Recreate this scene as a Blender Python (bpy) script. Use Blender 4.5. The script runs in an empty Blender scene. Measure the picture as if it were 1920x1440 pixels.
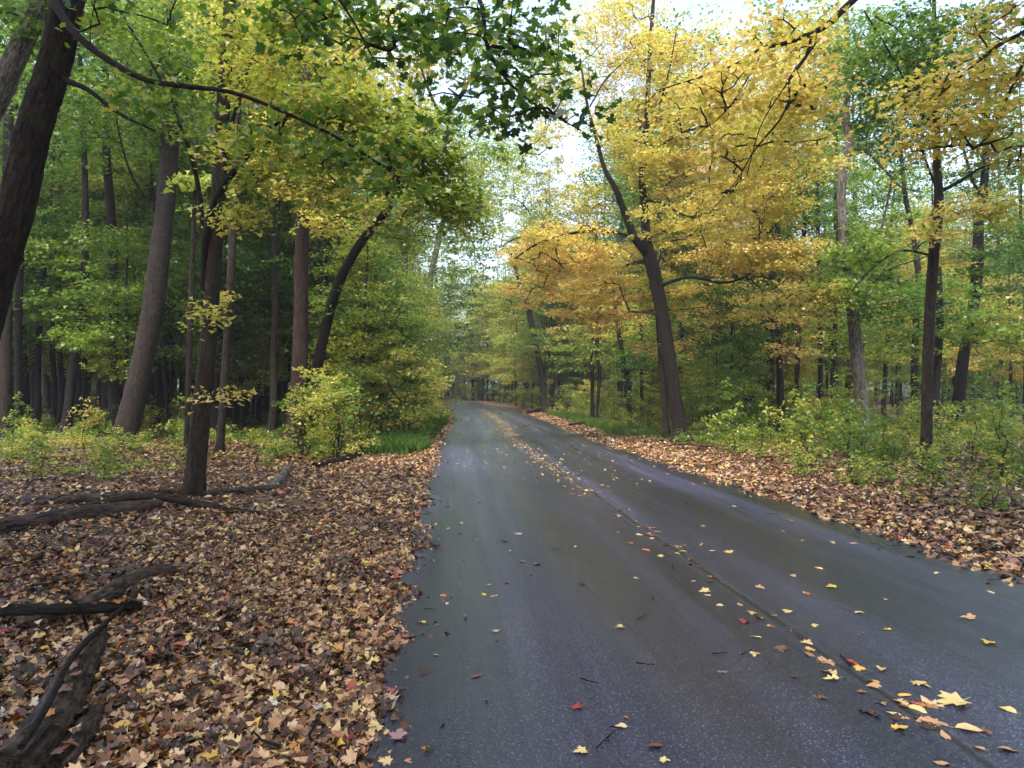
import bpy, math
import numpy as np
from mathutils import Vector

# ------------------------------------------------------------------ camera, sky, sun, exposure
S = bpy.context.scene
COL = S.collection
FPX = 1300.0                      # focal length in pixels of the 1920 px wide photograph
EYE = 1.6
PITCH = math.atan(20.0 / FPX)
cam_d = bpy.data.cameras.new("camera")
cam_d.sensor_width = 36.0
cam_d.lens = 36.0 * FPX / 1920.0
cam_d.clip_start = 0.05
cam_d.clip_end = 3000.0
cam = bpy.data.objects.new("camera", cam_d)
COL.objects.link(cam)
cam.location = (0, 0, EYE)
cam.rotation_euler = (math.radians(90) + PITCH, 0, 0)
S.camera = cam

SUN_EL, SUN_AZ = math.radians(58), math.radians(200)
world = bpy.data.worlds.new("World")
S.world = world
world.use_nodes = True
wn = world.node_tree.nodes
wl = world.node_tree.links
sky = wn.new("ShaderNodeTexSky")
sky.sky_type = 'NISHITA'
sky.sun_disc = False
sky.sun_elevation = SUN_EL
sky.sun_rotation = SUN_AZ
sky.air_density = 1.0
sky.dust_density = 4.0
hs = wn.new("ShaderNodeHueSaturation")
hs.inputs['Saturation'].default_value = 0.78
wl.new(sky.outputs[0], hs.inputs['Color'])
wl.new(hs.outputs[0], wn['Background'].inputs['Color'])
wn['Background'].inputs['Strength'].default_value = 0.15

sun_d = bpy.data.lights.new("sun", 'SUN')
sun_d.energy = 1.0
sun_d.angle = math.radians(20)
sun_d.color = (1.0, 0.975, 0.94)
sun = bpy.data.objects.new("sun", sun_d)
COL.objects.link(sun)
sun.rotation_euler = Vector((math.sin(SUN_AZ) * math.cos(SUN_EL), math.cos(SUN_AZ) * math.cos(SUN_EL), math.sin(SUN_EL))).to_track_quat('Z', 'Y').to_euler()

S.view_settings.view_transform = 'Standard'
S.view_settings.look = 'None'
S.view_settings.exposure = 2.05
S.view_settings.gamma = 1.0
S.cycles.max_bounces = 7
S.cycles.diffuse_bounces = 4
S.cycles.transmission_bounces = 4
S.cycles.glossy_bounces = 2
S.cycles.volume_bounces = 0
S.cycles.caustics_reflective = False
S.cycles.caustics_refractive = False
S.cycles.use_denoising = True

RNG = np.random.default_rng(7)


def at(px, py, d):
    """photo pixel + distance ahead (world y) -> world point"""
    x = (px - 960.0) / FPX
    y = (720.0 - py) / FPX
    c, s = math.cos(PITCH), math.sin(PITCH)
    wy = c - y * s
    wz = s + y * c
    return np.array([x / wy * d, d, EYE + wz / wy * d])


# ------------------------------------------------------------------ materials
def mat(name):
    m = bpy.data.materials.new(name)
    m.use_nodes = True
    nt = m.node_tree
    b = nt.nodes['Principled BSDF']
    return m, nt, b


def ramp(nt, stops, interp='LINEAR'):
    r = nt.nodes.new("ShaderNodeValToRGB")
    r.color_ramp.interpolation = interp
    el = r.color_ramp.elements
    while len(el) > 1:
        el.remove(el[-1])
    el[0].position = stops[0][0]
    el[0].color = (*stops[0][1], 1)
    for p, c in stops[1:]:
        e = el.new(p)
        e.color = (*c, 1)
    return r


def attr(nt, name):
    a = nt.nodes.new("ShaderNodeAttribute")
    a.attribute_name = name
    return a


def noise(nt, scale, detail=3, rough=.55, vec=None, dist=0.0):
    n = nt.nodes.new("ShaderNodeTexNoise")
    n.inputs['Scale'].default_value = scale
    n.inputs['Detail'].default_value = detail
    n.inputs['Roughness'].default_value = rough
    n.inputs['Distortion'].default_value = dist
    if vec is not None:
        nt.links.new(vec, n.inputs['Vector'])
    return n


def scaled(nt, vec, s):
    v = nt.nodes.new("ShaderNodeVectorMath")
    v.operation = 'MULTIPLY'
    nt.links.new(vec, v.inputs[0])
    v.inputs[1].default_value = s
    return v.outputs[0]


def math_n(nt, op, a, b=None, c=None, clamp=False):
    m = nt.nodes.new("ShaderNodeMath")
    m.operation = op
    m.use_clamp = clamp
    for i, v in enumerate((a, b, c)):
        if v is None:
            continue
        if isinstance(v, (int, float)):
            m.inputs[i].default_value = v
        else:
            nt.links.new(v, m.inputs[i])
    return m.outputs[0]


def mixc(nt, fac, a, b, mode='MIX'):
    m = nt.nodes.new("ShaderNodeMix")
    m.data_type = 'RGBA'
    m.blend_type = mode
    for i, v in ((0, fac), (6, a), (7, b)):
        if isinstance(v, (int, float)):
            m.inputs[i].default_value = v
        elif isinstance(v, tuple):
            m.inputs[i].default_value = (*v, 1)
        else:
            nt.links.new(v, m.inputs[i])
    return m.outputs[2]


def bump(nt, b, h, strength, dist):
    n = nt.nodes.new("ShaderNodeBump")
    n.inputs['Strength'].default_value = strength
    n.inputs['Distance'].default_value = dist
    nt.links.new(h, n.inputs['Height'])
    nt.links.new(n.outputs[0], b.inputs['Normal'])


def leaf_material(name, stops, transl, rough=.5, spot=True):
    m, nt, b = mat(name)
    a = attr(nt, 'tint')
    r = ramp(nt, stops)
    nt.links.new(a.outputs['Fac'], r.inputs[0])
    col = r.outputs[0]
    if spot:                                   # blotches and browned patches on the blades themselves
        g = nt.nodes.new("ShaderNodeTexCoord")
        n = noise(nt, 38, 2, .6, g.outputs['Object'])
        mr = nt.nodes.new("ShaderNodeMapRange")
        mr.inputs[1].default_value = .35
        mr.inputs[2].default_value = .75
        nt.links.new(n.outputs[0], mr.inputs[0])
        col = mixc(nt, math_n(nt, 'MULTIPLY', mr.outputs[0], .45), col, mixc(nt, 1.0, col, (.55, .42, .35), 'MULTIPLY'))
    nt.links.new(col, b.inputs['Base Color'])
    b.inputs['Roughness'].default_value = rough
    b.inputs['Specular IOR Level'].default_value = .6
    if transl:
        t = nt.nodes.new("ShaderNodeBsdfTranslucent")
        nt.links.new(mixc(nt, 1.0, col, (1.05, 1.12, .85), 'MULTIPLY'), t.inputs[0])
        mx = nt.nodes.new("ShaderNodeMixShader")
        mx.inputs[0].default_value = transl
        nt.links.new(b.outputs[0], mx.inputs[1])
        nt.links.new(t.outputs[0], mx.inputs[2])
        nt.links.new(mx.outputs[0], nt.nodes['Material Output'].inputs[0])
    return m


FOL = leaf_material('foliage', [
    (0.00, (.018, .050, .013)), (0.18, (.050, .125, .022)), (0.36, (.125, .235, .036)), (0.50, (.25, .34, .045)),
    (0.62, (.50, .47, .09)), (0.76, (.72, .57, .16)), (0.88, (.74, .48, .16)), (1.00, (.55, .24, .09))], .52, .34)
LIT = leaf_material('leaf_litter', [
    (0.00, (.018, .010, .007)), (0.18, (.050, .024, .014)), (0.34, (.155, .070, .036)), (0.50, (.36, .19, .092)),
    (0.64, (.56, .39, .22)), (0.70, (.58, .47, .20)), (0.76, (.60, .42, .08)), (0.84, (.42, .15, .04)), (0.90, (.32, .04, .03)),
    (0.94, (.30, .18, .20)), (1.00, (.55, .50, .42))], .10, .42)


def bark_material(name, dark, light, scale=1.0, moss=0.0, rough=.75):
    m, nt, b = mat(name)
    a = attr(nt, 'bark')
    v = scaled(nt, a.outputs['Vector'], (1.0, 1.0, .22))
    n1 = noise(nt, 26 * scale, 6, .72, v, 1.2)
    n2 = noise(nt, 6.5, 5, .7, scaled(nt, a.outputs['Vector'], (1, 1, .45)), .6)
    r = ramp(nt, [(.40, dark), (.53, tuple((dark[i] + light[i]) * .5 for i in range(3))), (.66, light)])
    nt.links.new(n1.outputs[0], r.inputs[0])
    c = mixc(nt, .75, r.outputs[0], mixc(nt, n2.outputs[0], (.0, .0, .0), (2.1, 2.0, 1.9)), 'MULTIPLY')
    if moss:
        n3 = noise(nt, 3.2, 4, .7, a.outputs['Vector'])
        mr = nt.nodes.new("ShaderNodeMapRange")
        mr.inputs[1].default_value = .55
        mr.inputs[2].default_value = .68
        nt.links.new(n3.outputs[0], mr.inputs[0])
        c = mixc(nt, math_n(nt, 'MULTIPLY', mr.outputs[0], moss), c, (.10, .13, .06))
    nt.links.new(c, b.inputs['Base Color'])
    b.inputs['Roughness'].default_value = rough
    b.inputs['Specular IOR Level'].default_value = .2
    bump(nt, b, n1.outputs[0], 1.0, .05)
    return m


BARK = bark_material('brown_bark', (.006, .0045, .004), (.055, .041, .034), 1.0, .2)
BARK_RED = bark_material('reddish_bark', (.010, .006, .005), (.082, .050, .042), 1.1)
BARK_GREY = bark_material('grey_bark', (.03, .027, .025), (.27, .25, .23), .8, .3)
BARK_DARK = bark_material('dark_bark', (.003, .0027, .0024), (.026, .020, .017), 1.0)
TWIG = bark_material('twig_bark', (.012, .009, .008), (.05, .038, .03), 2.0)
LOG = bark_material('rotten_wood', (.006, .005, .005), (.13, .092, .080), .9, .5, .5)
WOOD = bark_material('split_wood', (.10, .075, .06), (.46, .36, .30), 1.6)


# ------------------------------------------------------------------ object helpers
def tag(o, label=None, cat=None, group=None, kind=None):
    if label: o['label'] = label
    if cat: o['category'] = cat
    if group: o['group'] = group
    if kind: o['kind'] = kind
    return o


def empty(name, loc, label, cat, group=None):
    o = bpy.data.objects.new(name, None)
    o.empty_display_size = .2
    COL.objects.link(o)
    o.location = loc
    return tag(o, label, cat, group)


def link(name, me, m, parent=None):
    if m is not None and len(me.materials) == 0:
        me.materials.append(m)
    o = bpy.data.objects.new(name, me)
    COL.objects.link(o)
    o.parent = parent
    return o


def mesh_poly(name, V, k=None, faces=None, face_attr=None, vec_attr=None, smooth=False, starts=None):
    """V (n,3); k: every face is k consecutive vertices, or faces (m,4) quads"""
    me = bpy.data.meshes.new(name)
    V = np.asarray(V, np.float32)
    me.vertices.add(len(V))
    me.vertices.foreach_set('co', V.ravel())
    if k is not None:
        nf = len(V) // k
        idx = np.arange(nf * k, dtype=np.int32)
        st = np.arange(nf, dtype=np.int32) * k
    else:
        idx = np.asarray(faces, np.int32).ravel()
        nf = len(faces)
        st = np.arange(nf, dtype=np.int32) * np.shape(faces)[1]
    me.loops.add(len(idx))
    me.loops.foreach_set('vertex_index', idx)
    me.polygons.add(nf)
    me.polygons.foreach_set('loop_start', st)
    if face_attr is not None:
        a = me.attributes.new('tint', 'FLOAT', 'FACE')
        a.data.foreach_set('value', np.asarray(face_attr, np.float32))
    if vec_attr is not None:
        a = me.attributes.new('bark', 'FLOAT_VECTOR', 'POINT')
        a.data.foreach_set('vector', np.asarray(vec_attr, np.float32).ravel())
    if smooth:
        me.polygons.foreach_set('use_smooth', np.ones(nf, bool))
    me.update(calc_edges=True)
    return me


class Tubes:
    def __init__(self):
        self.V, self.Fc, self.A, self.n = [], [], [], 0
        self.M = []

    def add(self, pts, rad, sides=6, rough=0.0, rng=None, cap=True, mi=0, furrow=0.0, lobes=0):
        pts = np.asarray(pts, float)
        rad = np.asarray(rad, float)
        T = np.gradient(pts, axis=0)
        T /= np.linalg.norm(T, axis=1)[:, None] + 1e-9
        up = np.array([1.0, 0, 0]) if abs(T[0][0]) < .8 else np.array([0, 1.0, 0])
        N = np.empty_like(pts)
        n = np.cross(T[0], up)
        n /= np.linalg.norm(n)
        for i in range(len(pts)):
            n = n - T[i] * np.dot(n, T[i])
            n /= np.linalg.norm(n) + 1e-9
            N[i] = n
        B = np.cross(T, N)
        ang = np.arange(sides) / sides * 2 * math.pi
        ca, sa = np.cos(ang), np.sin(ang)
        L = np.concatenate([[0], np.cumsum(np.linalg.norm(np.diff(pts, axis=0), axis=1))])
        R = np.repeat(rad[:, None], sides, 1)
        if rough:
            rng = rng or RNG
            ph = rng.uniform(0, 6.28, 8)
            lump = sum(np.sin(ang[None, :] * k + ph[k] + L[:, None] * (0.7 + .35 * k)) / k for k in (1, 2, 3, 5)) * .5
            R = R * (1 + rough * lump + rng.normal(0, rough * .25, R.shape))
        if furrow:
            rg_ = rng or RNG
            k1, k2 = sides // 4, sides // 6
            w1 = ang[None, :] * k1 + 1.4 * np.sin(L[:, None] * 2.1) + .8 * np.sin(L[:, None] * 5.3 + 1)
            w2 = ang[None, :] * k2 - 1.1 * np.sin(L[:, None] * 1.3 + 2)
            R = R * (1 + furrow * (np.abs(np.sin(w1)) - .6) + furrow * .8 * (np.abs(np.sin(w2)) - .6) + rg_.normal(0, furrow * .35, R.shape))
        if lobes:
            ph2 = (rng or RNG).uniform(0, 6.28)
            R = R * (1 + .55 * np.exp(-np.maximum(L[:, None] - .1, 0) / .28) * np.maximum(0, np.cos(ang[None, :] * lobes + ph2 + .4 * np.sin(ang[None, :]))) ** 1.5)
        ring = pts[:, None, :] + R[:, :, None] * (N[:, None, :] * ca[None, :, None] + B[:, None, :] * sa[None, :, None])
        A = np.stack([R * ca[None], R * sa[None], np.repeat(L[:, None], sides, 1)], -1)
        m = len(pts)
        i = np.arange(m - 1)[:, None] * sides
        j = np.arange(sides)[None, :]
        j2 = (j + 1) % sides
        q = np.stack([i + j, i + j2, i + sides + j2, i + sides + j], -1).reshape(-1, 4) + self.n
        self.V.append(ring.reshape(-1, 3))
        self.A.append(A.reshape(-1, 3))
        self.Fc.append(q)
        self.M.append(np.full(len(q), mi))
        self.n += m * sides
        if cap:
            for e in (0, m - 1):
                self.V.append(pts[e][None])
                self.A.append(np.array([[0, 0, L[e]]]))
                base = self.n - (1 if e else 0) - m * sides + e * sides
                c = self.n
                tri = np.stack([base + np.arange(sides), base + (np.arange(sides) + 1) % sides, np.full(sides, c), np.full(sides, c)], -1)
                self.caps = getattr(self, 'caps', []) + [tri]
                self.n += 1

    def mesh(self, name, origin=(0, 0, 0), smooth=True):
        V = np.concatenate(self.V) - np.asarray(origin)
        A = np.concatenate(self.A)
        q = np.concatenate(self.Fc)
        caps = getattr(self, 'caps', [])
        me = bpy.data.meshes.new(name)
        me.vertices.add(len(V))
        me.vertices.foreach_set('co', V.astype(np.float32).ravel())
        idx = q.ravel()
        st = np.arange(len(q)) * 4
        M = np.concatenate(self.M)
        if caps:
            t = np.concatenate(caps)[:, :3]
            M = np.concatenate([M, np.zeros(len(t), int)])
            st = np.concatenate([st, len(idx) + np.arange(len(t)) * 3])
            idx = np.concatenate([idx, t.ravel()])
        me.loops.add(len(idx))
        me.loops.foreach_set('vertex_index', idx.astype(np.int32))
        me.polygons.add(len(st))
        me.polygons.foreach_set('loop_start', st.astype(np.int32))
        a = me.attributes.new('bark', 'FLOAT_VECTOR', 'POINT')
        a.data.foreach_set('vector', A.astype(np.float32).ravel())
        me.polygons.foreach_set('material_index', M.astype(np.int32))
        me.polygons.foreach_set('use_smooth', np.full(len(st), smooth))
        me.update(calc_edges=True)
        return me


def resample(pts, step):
    """Catmull-Rom through rows of (x,y,z,...)"""
    P = np.asarray(pts, float)
    if len(P) == 2:
        n = max(2, int(np.linalg.norm(P[1][:3] - P[0][:3]) / step) + 1)
        t = np.linspace(0, 1, n)[:, None]
        return P[0] * (1 - t) + P[1] * t
    Q = np.vstack([2 * P[0] - P[1], P, 2 * P[-1] - P[-2]])
    out = []
    for i in range(1, len(Q) - 2):
        a, b, c, d = Q[i - 1:i + 3]
        n = max(1, int(np.linalg.norm(c[:3] - b[:3]) / step))
        t = (np.arange(n) / n)[:, None]
        out.append(.5 * (2 * b + (c - a) * t + (2 * a - 5 * b + 4 * c - d) * t ** 2 + (3 * b - a - 3 * c + d) * t ** 3))
    out.append(P[-1][None])
    return np.vstack(out)


# leaf outlines (unit long, petiole at the origin)
def outline(half):
    h = np.array(half, float)
    m = h[::-1].copy()
    m[:, 0] *= -1
    if abs(m[0, 0]) < 1e-6: m = m[1:]
    if abs(m[-1, 0]) < 1e-6: m = m[:-1]
    P = np.vstack([h, m])
    P[:, 1] -= .42
    return np.column_stack([P, np.abs(P[:, 0]) * .25 - (P[:, 1] ** 2) * .22])


MAPLE = outline([(0, 0), (.32, -.07), (.27, .13), (.55, .31), (.36, .37), (.39, .54), (.15, .45), (.20, .68), (0, .98)])
STAR = outline([(0, 0), (.50, .20), (.20, .44), (0, .98)])
KITE = outline([(0, 0), (.38, .42), (0, .95)])
OVAL = outline([(0, 0), (.2, .15), (.27, .45), (.17, .78), (0, 1.0)])
LOBED = outline([(0, 0), (.14, .08), (.30, .22), (.12, .34), (.34, .52), (.12, .60), (.20, .84), (0, 1.0)])


def leaf_verts(C, Nrm, size, tmpl, rng, curl=1.0, yaw=None):
    n = len(C)
    Nrm = Nrm / (np.linalg.norm(Nrm, axis=1)[:, None] + 1e-9)
    r = rng.normal(size=(n, 3)) if yaw is None else yaw
    t = r - Nrm * np.sum(r * Nrm, 1)[:, None]
    t /= np.linalg.norm(t, axis=1)[:, None] + 1e-9
    b = np.cross(Nrm, t)
    cz = (curl * rng.uniform(-.6, 1.4, n))[:, None] if curl else np.ones((n, 1))
    x = tmpl[None, :, 0] * rng.uniform(.85, 1.1, n)[:, None]
    y = np.repeat(tmpl[None, :, 1], n, 0)
    z = tmpl[None, :, 2] * cz
    if curl > 1:
        z = z + rng.uniform(-.25, .25, n)[:, None] * x + rng.uniform(-.5, .5, n)[:, None] * y * x
    s = np.asarray(size).reshape(-1, 1, 1)
    V = C[:, None, :] + s * (x[:, :, None] * b[:, None] + y[:, :, None] * t[:, None] + z[:, :, None] * Nrm[:, None])
    return V.reshape(-1, 3)


# ------------------------------------------------------------------ the lie of the land
CL = resample([(3.7, -15, 0), (2.27, 0, 0), (.95, 15, 0), (.13, 25, 0), (-.44, 36, 0), (-1.84, 52, 0), (-4.3, 72, 0), (-8.4, 91, 0),
               (-15, 104, 0), (-26, 113, 0), (-45, 120, 0), (-70, 124, 0)], .5)[:, :2]
CL_S = np.concatenate([[0], np.cumsum(np.linalg.norm(np.diff(CL, axis=0), axis=1))])
CL_T = np.gradient(CL, axis=0)
CL_T /= np.linalg.norm(CL_T, axis=1)[:, None]
CL_N = np.column_stack([CL_T[:, 1], -CL_T[:, 0]])          # to the right of travel
HALF = 2.66


def road_u(x, y):
    """signed distance from the centre line, right positive"""
    x = np.atleast_1d(np.asarray(x, float)).ravel()
    y = np.atleast_1d(np.asarray(y, float)).ravel()
    u = np.empty(len(x))
    C2 = CL[::2]
    N2 = CL_N[::2]
    for s in range(0, len(x), 20000):
        dx = x[s:s + 20000, None] - C2[None, :, 0]
        dy = y[s:s + 20000, None] - C2[None, :, 1]
        i = np.argmin(dx * dx + dy * dy, 1)
        k = np.arange(len(i))
        sg = np.sign(dx[k, i] * N2[i, 0] + dy[k, i] * N2[i, 1])
        u[s:s + 20000] = sg * np.sqrt(dx[k, i] ** 2 + dy[k, i] ** 2)
    return u


def road_z(y):
    return np.interp(y, [-50, 30, 42, 52, 62, 72, 84, 95, 120, 400], [0, 0, .10, .25, .32, .38, .58, .78, 1.1, 3.5])


def gz(x, y, u=None):
    x = np.atleast_1d(np.asarray(x, float)).ravel()
    y = np.atleast_1d(np.asarray(y, float)).ravel()
    if u is None:
        u = road_u(x, y)
    a = np.abs(u)
    off = np.clip((a - HALF - .1) / .5, 0, 1)
    far = np.clip((a - 4.5) / 6, 0, 1)
    z = road_z(y) - .035 * (1 - off)
    z = z + far * (.10 * np.sin(x * .55 + 1.3) * np.sin(y * .41) + .07 * np.sin(x * 1.3 + y * .9) + .05 * np.sin(y * 1.7 - x * .6))
    z = z + off * .012 * np.sin(x * 4.1) * np.sin(y * 3.7)
    return z


def gz1(x, y):
    return float(gz([x], [y])[0])


# ground: one sheet, finer near the road and the camera
def stretch(n, lo, hi, p=3.0):
    t = np.linspace(-1, 1, n)
    s = np.sinh(t * p) / math.sinh(p)
    return np.where(s < 0, -s * lo, s * hi)


gx = stretch(331, -420, 420, 4.2)
gy = stretch(341, -120, 700, 4.4) + 6
GX, GY = np.meshgrid(gx, gy)
U = road_u(GX, GY)
GZ = gz(GX, GY, U)
V = np.column_stack([GX.ravel(), GY.ravel(), GZ])
nx = len(gx)
i = np.arange(len(gy) - 1)[:, None] * nx
j = np.arange(nx - 1)[None]
Q = np.stack([i + j, i + j + 1, i + j + 1 + nx, i + j + nx], -1).reshape(-1, 4)
m, nt, b = mat('forest_floor')
tc = nt.nodes.new("ShaderNodeTexCoord").outputs['Object']
nd = noise(nt, 9, 3, .6, tc)
dv = nt.nodes.new("ShaderNodeVectorMath")
dv.operation = 'ADD'
nt.links.new(tc, dv.inputs[0])
nt.links.new(scaled(nt, nd.outputs['Color'], (.07, .07, .07)), dv.inputs[1])
vo = nt.nodes.new("ShaderNodeTexVoronoi")
vo.inputs['Scale'].default_value = 17
nt.links.new(dv.outputs[0], vo.inputs['Vector'])
r = ramp(nt, [(0, (.012, .008, .006)), (.4, (.045, .022, .013)), (.62, (.13, .06, .03)), (.8, (.26, .14, .065)), (1, (.34, .21, .11))])
sx = nt.nodes.new("ShaderNodeSeparateColor")
nt.links.new(vo.outputs['Color'], sx.inputs[0])
nt.links.new(sx.outputs[0], r.inputs[0])
n2 = noise(nt, .55, 4, .65, tc)
mr = nt.nodes.new("ShaderNodeMapRange")
mr.inputs[1].default_value = .42
mr.inputs[2].default_value = .62
nt.links.new(n2.outputs[0], mr.inputs[0])
nt.links.new(mixc(nt, mr.outputs[0], mixc(nt, .7, r.outputs[0], (.018, .012, .009)), r.outputs[0]), b.inputs['Base Color'])
b.inputs['Roughness'].default_value = .8
bump(nt, b, vo.outputs['Distance'], .6, .04)
tag(link('ground', mesh_poly('ground', V, faces=Q, smooth=True), m), kind='structure', label='brown forest floor under fallen leaves')

# road: asphalt sheet with worn, ragged edges
cols = np.linspace(-1, 1, 25)
idx = np.where(CL[:, 1] > -13)[0]
rows, uvs = [], []
for a in idx:
    e = HALF + .05 * math.sin(CL_S[a] * 1.9) + .03 * math.sin(CL_S[a] * 5.3) + .02 * math.sin(CL_S[a] * 11)
    for c in cols:
        w = c * e
        p = CL[a] + CL_N[a] * w
        crown = .03 * (1 - c * c) - .006 * math.exp(-((abs(w) - 1.35) / .35) ** 2)
        rows.append((p[0], p[1], float(road_z(p[1])) + crown + .004))
        uvs.append((w, CL_S[a]))
    ""
nx = len(cols)
i = np.arange(len(idx) - 1)[:, None] * nx
j = np.arange(nx - 1)[None]
Q = np.stack([i + j, i + j + 1, i + j + 1 + nx, i + j + nx], -1).reshape(-1, 4)
me = mesh_poly('road', rows, faces=Q, smooth=True)
a = me.attributes.new('lane', 'FLOAT_VECTOR', 'POINT')
a.data.foreach_set('vector', np.array([(w, s, 0) for w, s in uvs], np.float32).ravel())
m, nt, b = mat('wet_asphalt')
tc = nt.nodes.new("ShaderNodeTexCoord").outputs['Object']
la = attr(nt, 'lane').outputs['Vector']
sp = nt.nodes.new("ShaderNodeSeparateXYZ")
nt.links.new(la, sp.inputs[0])
w = sp.outputs[0]
ag = nt.nodes.new("ShaderNodeTexVoronoi")
ag.inputs['Scale'].default_value = 175
nt.links.new(tc, ag.inputs['Vector'])
sc = nt.nodes.new("ShaderNodeSeparateColor")
nt.links.new(ag.outputs['Color'], sc.inputs[0])
stone = ramp(nt, [(0, (.003, .003, .0065)), (.50, (.0105, .0103, .0215)), (.80, (.022, .0215, .042)), (.955, (.045, .045, .072)), (1, (.14, .14, .19))])
nt.links.new(sc.outputs[0], stone.inputs[0])
big = noise(nt, 1.3, 4, .6, scaled(nt, la, (1.0, .22, 1)))
c = mixc(nt, .8, stone.outputs[0], mixc(nt, big.outputs[0], (.55, .55, .55), (1.4, 1.4, 1.45)), 'MULTIPLY')
# paving seam on the crown of the road: a ragged line of lighter grit with a dark crack in it
wob = noise(nt, .9, 3, .6, scaled(nt, la, (0, 1, 0)))
sw = math_n(nt, 'ABSOLUTE', math_n(nt, 'ADD', w, math_n(nt, 'MULTIPLY', math_n(nt, 'SUBTRACT', wob.outputs[0], .5), .12)))
grit = noise(nt, 22, 3, .7, tc)
wide = math_n(nt, 'MULTIPLY', math_n(nt, 'SUBTRACT', 1, math_n(nt, 'DIVIDE', sw, .085), clamp=True), grit.outputs[0])
c = mixc(nt, math_n(nt, 'MULTIPLY', wide, .9, clamp=True), c, (.060, .052, .048))
crk = math_n(nt, 'SUBTRACT', 1, math_n(nt, 'DIVIDE', math_n(nt, 'ADD', sw, math_n(nt, 'MULTIPLY', math_n(nt, 'SUBTRACT', grit.outputs[0], .5), .06)), .036), clamp=True)
c = mixc(nt, math_n(nt, 'MULTIPLY', crk, 1.6, clamp=True), c, (.004, .0035, .0035))
# greenish brown film in the outer lane tracks
alg = noise(nt, .6, 3, .6, scaled(nt, la, (1.2, .2, 1)))
am = nt.nodes.new("ShaderNodeMapRange")
am.inputs[1].default_value = .46
am.inputs[2].default_value = .72
nt.links.new(alg.outputs[0], am.inputs[0])
c = mixc(nt, math_n(nt, 'MULTIPLY', am.outputs[0], .04), c, (.050, .046, .030))
nt.links.new(c, b.inputs['Base Color'])
dry = noise(nt, 1.0, 3, .5, scaled(nt, la, (1.15, .055, 1)))
dm = nt.nodes.new("ShaderNodeMapRange")
dm.inputs[1].default_value = .47
dm.inputs[2].default_value = .66
nt.links.new(dry.outputs[0], dm.inputs[0])
c = mixc(nt, math_n(nt, 'MULTIPLY', dm.outputs[0], .55), c, mixc(nt, 1.0, c, (3.6, 3.7, 4.2), 'MULTIPLY'))
nt.links.new(c, b.inputs['Base Color'])
# wetness: smooth wheel tracks, rougher between
trk = nt.nodes.new("ShaderNodeTexWave")
trk.inputs['Scale'].default_value = .24
trk.inputs['Distortion'].default_value = 0.0
st = noise(nt, 1.0, 4, .6, scaled(nt, la, (1.7, .10, 1)))
fine = noise(nt, 240, 2, .7, tc)
track = math_n(nt, 'ABSOLUTE', math_n(nt, 'SINE', math_n(nt, 'MULTIPLY', w, 1.95)))
rg = math_n(nt, 'ADD', math_n(nt, 'MULTIPLY', st.outputs[0], .75), math_n(nt, 'MULTIPLY', track, -.10))
rg = math_n(nt, 'ADD', rg, .06)
rg = math_n(nt, 'ADD', rg, math_n(nt, 'MULTIPLY', math_n(nt, 'SUBTRACT', fine.outputs[0], .5), .2))
cl = nt.nodes.new("ShaderNodeClamp")
cl.inputs[1].default_value = .20
cl.inputs[2].default_value = .62
nt.links.new(rg, cl.inputs[0])
nt.links.new(cl.outputs[0], b.inputs['Roughness'])
b.inputs['Specular IOR Level'].default_value = .62
b.inputs['Specular Tint'].default_value = (.72, .82, 1.0, 1)
bump(nt, b, math_n(nt, 'ADD', ag.outputs['Distance'], fine.outputs[0]), .5, .0016)
wet = nt.nodes.new("ShaderNodeMapRange")
wet.inputs[1].default_value = .60
wet.inputs[2].default_value = .36
nt.links.new(cl.outputs[0], wet.inputs[0])
wet.inputs[3].default_value = .05
wet.inputs[4].default_value = .5
nt.links.new(wet.outputs[0], b.inputs['Coat Weight'])
b.inputs['Coat Roughness'].default_value = .30
b.inputs['Coat IOR'].default_value = 1.33
tag(link('road', me, m), kind='structure', label='wet dark asphalt road curving left into the wood')


# ------------------------------------------------------------------ tree builders
def connect(skel, cent, rng, droop=.12, seg=.55, up_pen=.7):
    """grow one shoot from the nearest wood to every spray centre; returns list of (pts, parent node, node ids)"""
    nodes = [np.asarray(p, float) for p in skel]
    par = [-1] * len(nodes)
    N = np.array(nodes)
    D = np.min(np.linalg.norm(cent[:, None] - N[None], axis=2), 1) if len(N) * len(cent) < 4e6 else np.linalg.norm(cent - N.mean(0), axis=1)
    order = np.argsort(D)
    cap = len(N) + len(cent) * 12 + 50
    A = np.empty((cap, 3))
    A[:len(N)] = N
    n = len(N)
    paths = []
    for k in order:
        c = cent[k]
        d = A[:n] - c
        dist = np.sqrt((d * d).sum(1)) + up_pen * np.maximum(0, d[:, 2] + .1)
        b0 = int(np.argmin(dist))
        a = A[b0]
        L = np.linalg.norm(c - a)
        m_ = int(min(11, max(4, math.ceil(L / seg) + 1)))
        mid = (a + c) / 2 + np.array([0, 0, droop * L]) + rng.normal(0, .07 * L, 3)
        t = np.linspace(0, 1, m_)[:, None]
        p = (1 - t) ** 2 * a + 2 * t * (1 - t) * mid + t ** 2 * c
        if m_ > 3:
            p[1:-1] += rng.normal(0, .025 * L / m_ + .01, (m_ - 2, 3))
        ids = [b0]
        for q in p[1:]:
            if n < cap:
                A[n] = q
                par.append(ids[-1])
                ids.append(n)
                n += 1
        paths.append((p, ids))
    r = np.zeros(n)
    kids = np.zeros(n)
    for _, ids in paths:
        kids[ids[-1]] += .0045 ** 2.3
    for k in range(n - 1, len(skel) - 1, -1):
        if par[k] >= 0:
            kids[par[k]] += kids[k]
    r = kids ** (1 / 2.3)
    return paths, r, len(skel)


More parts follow.
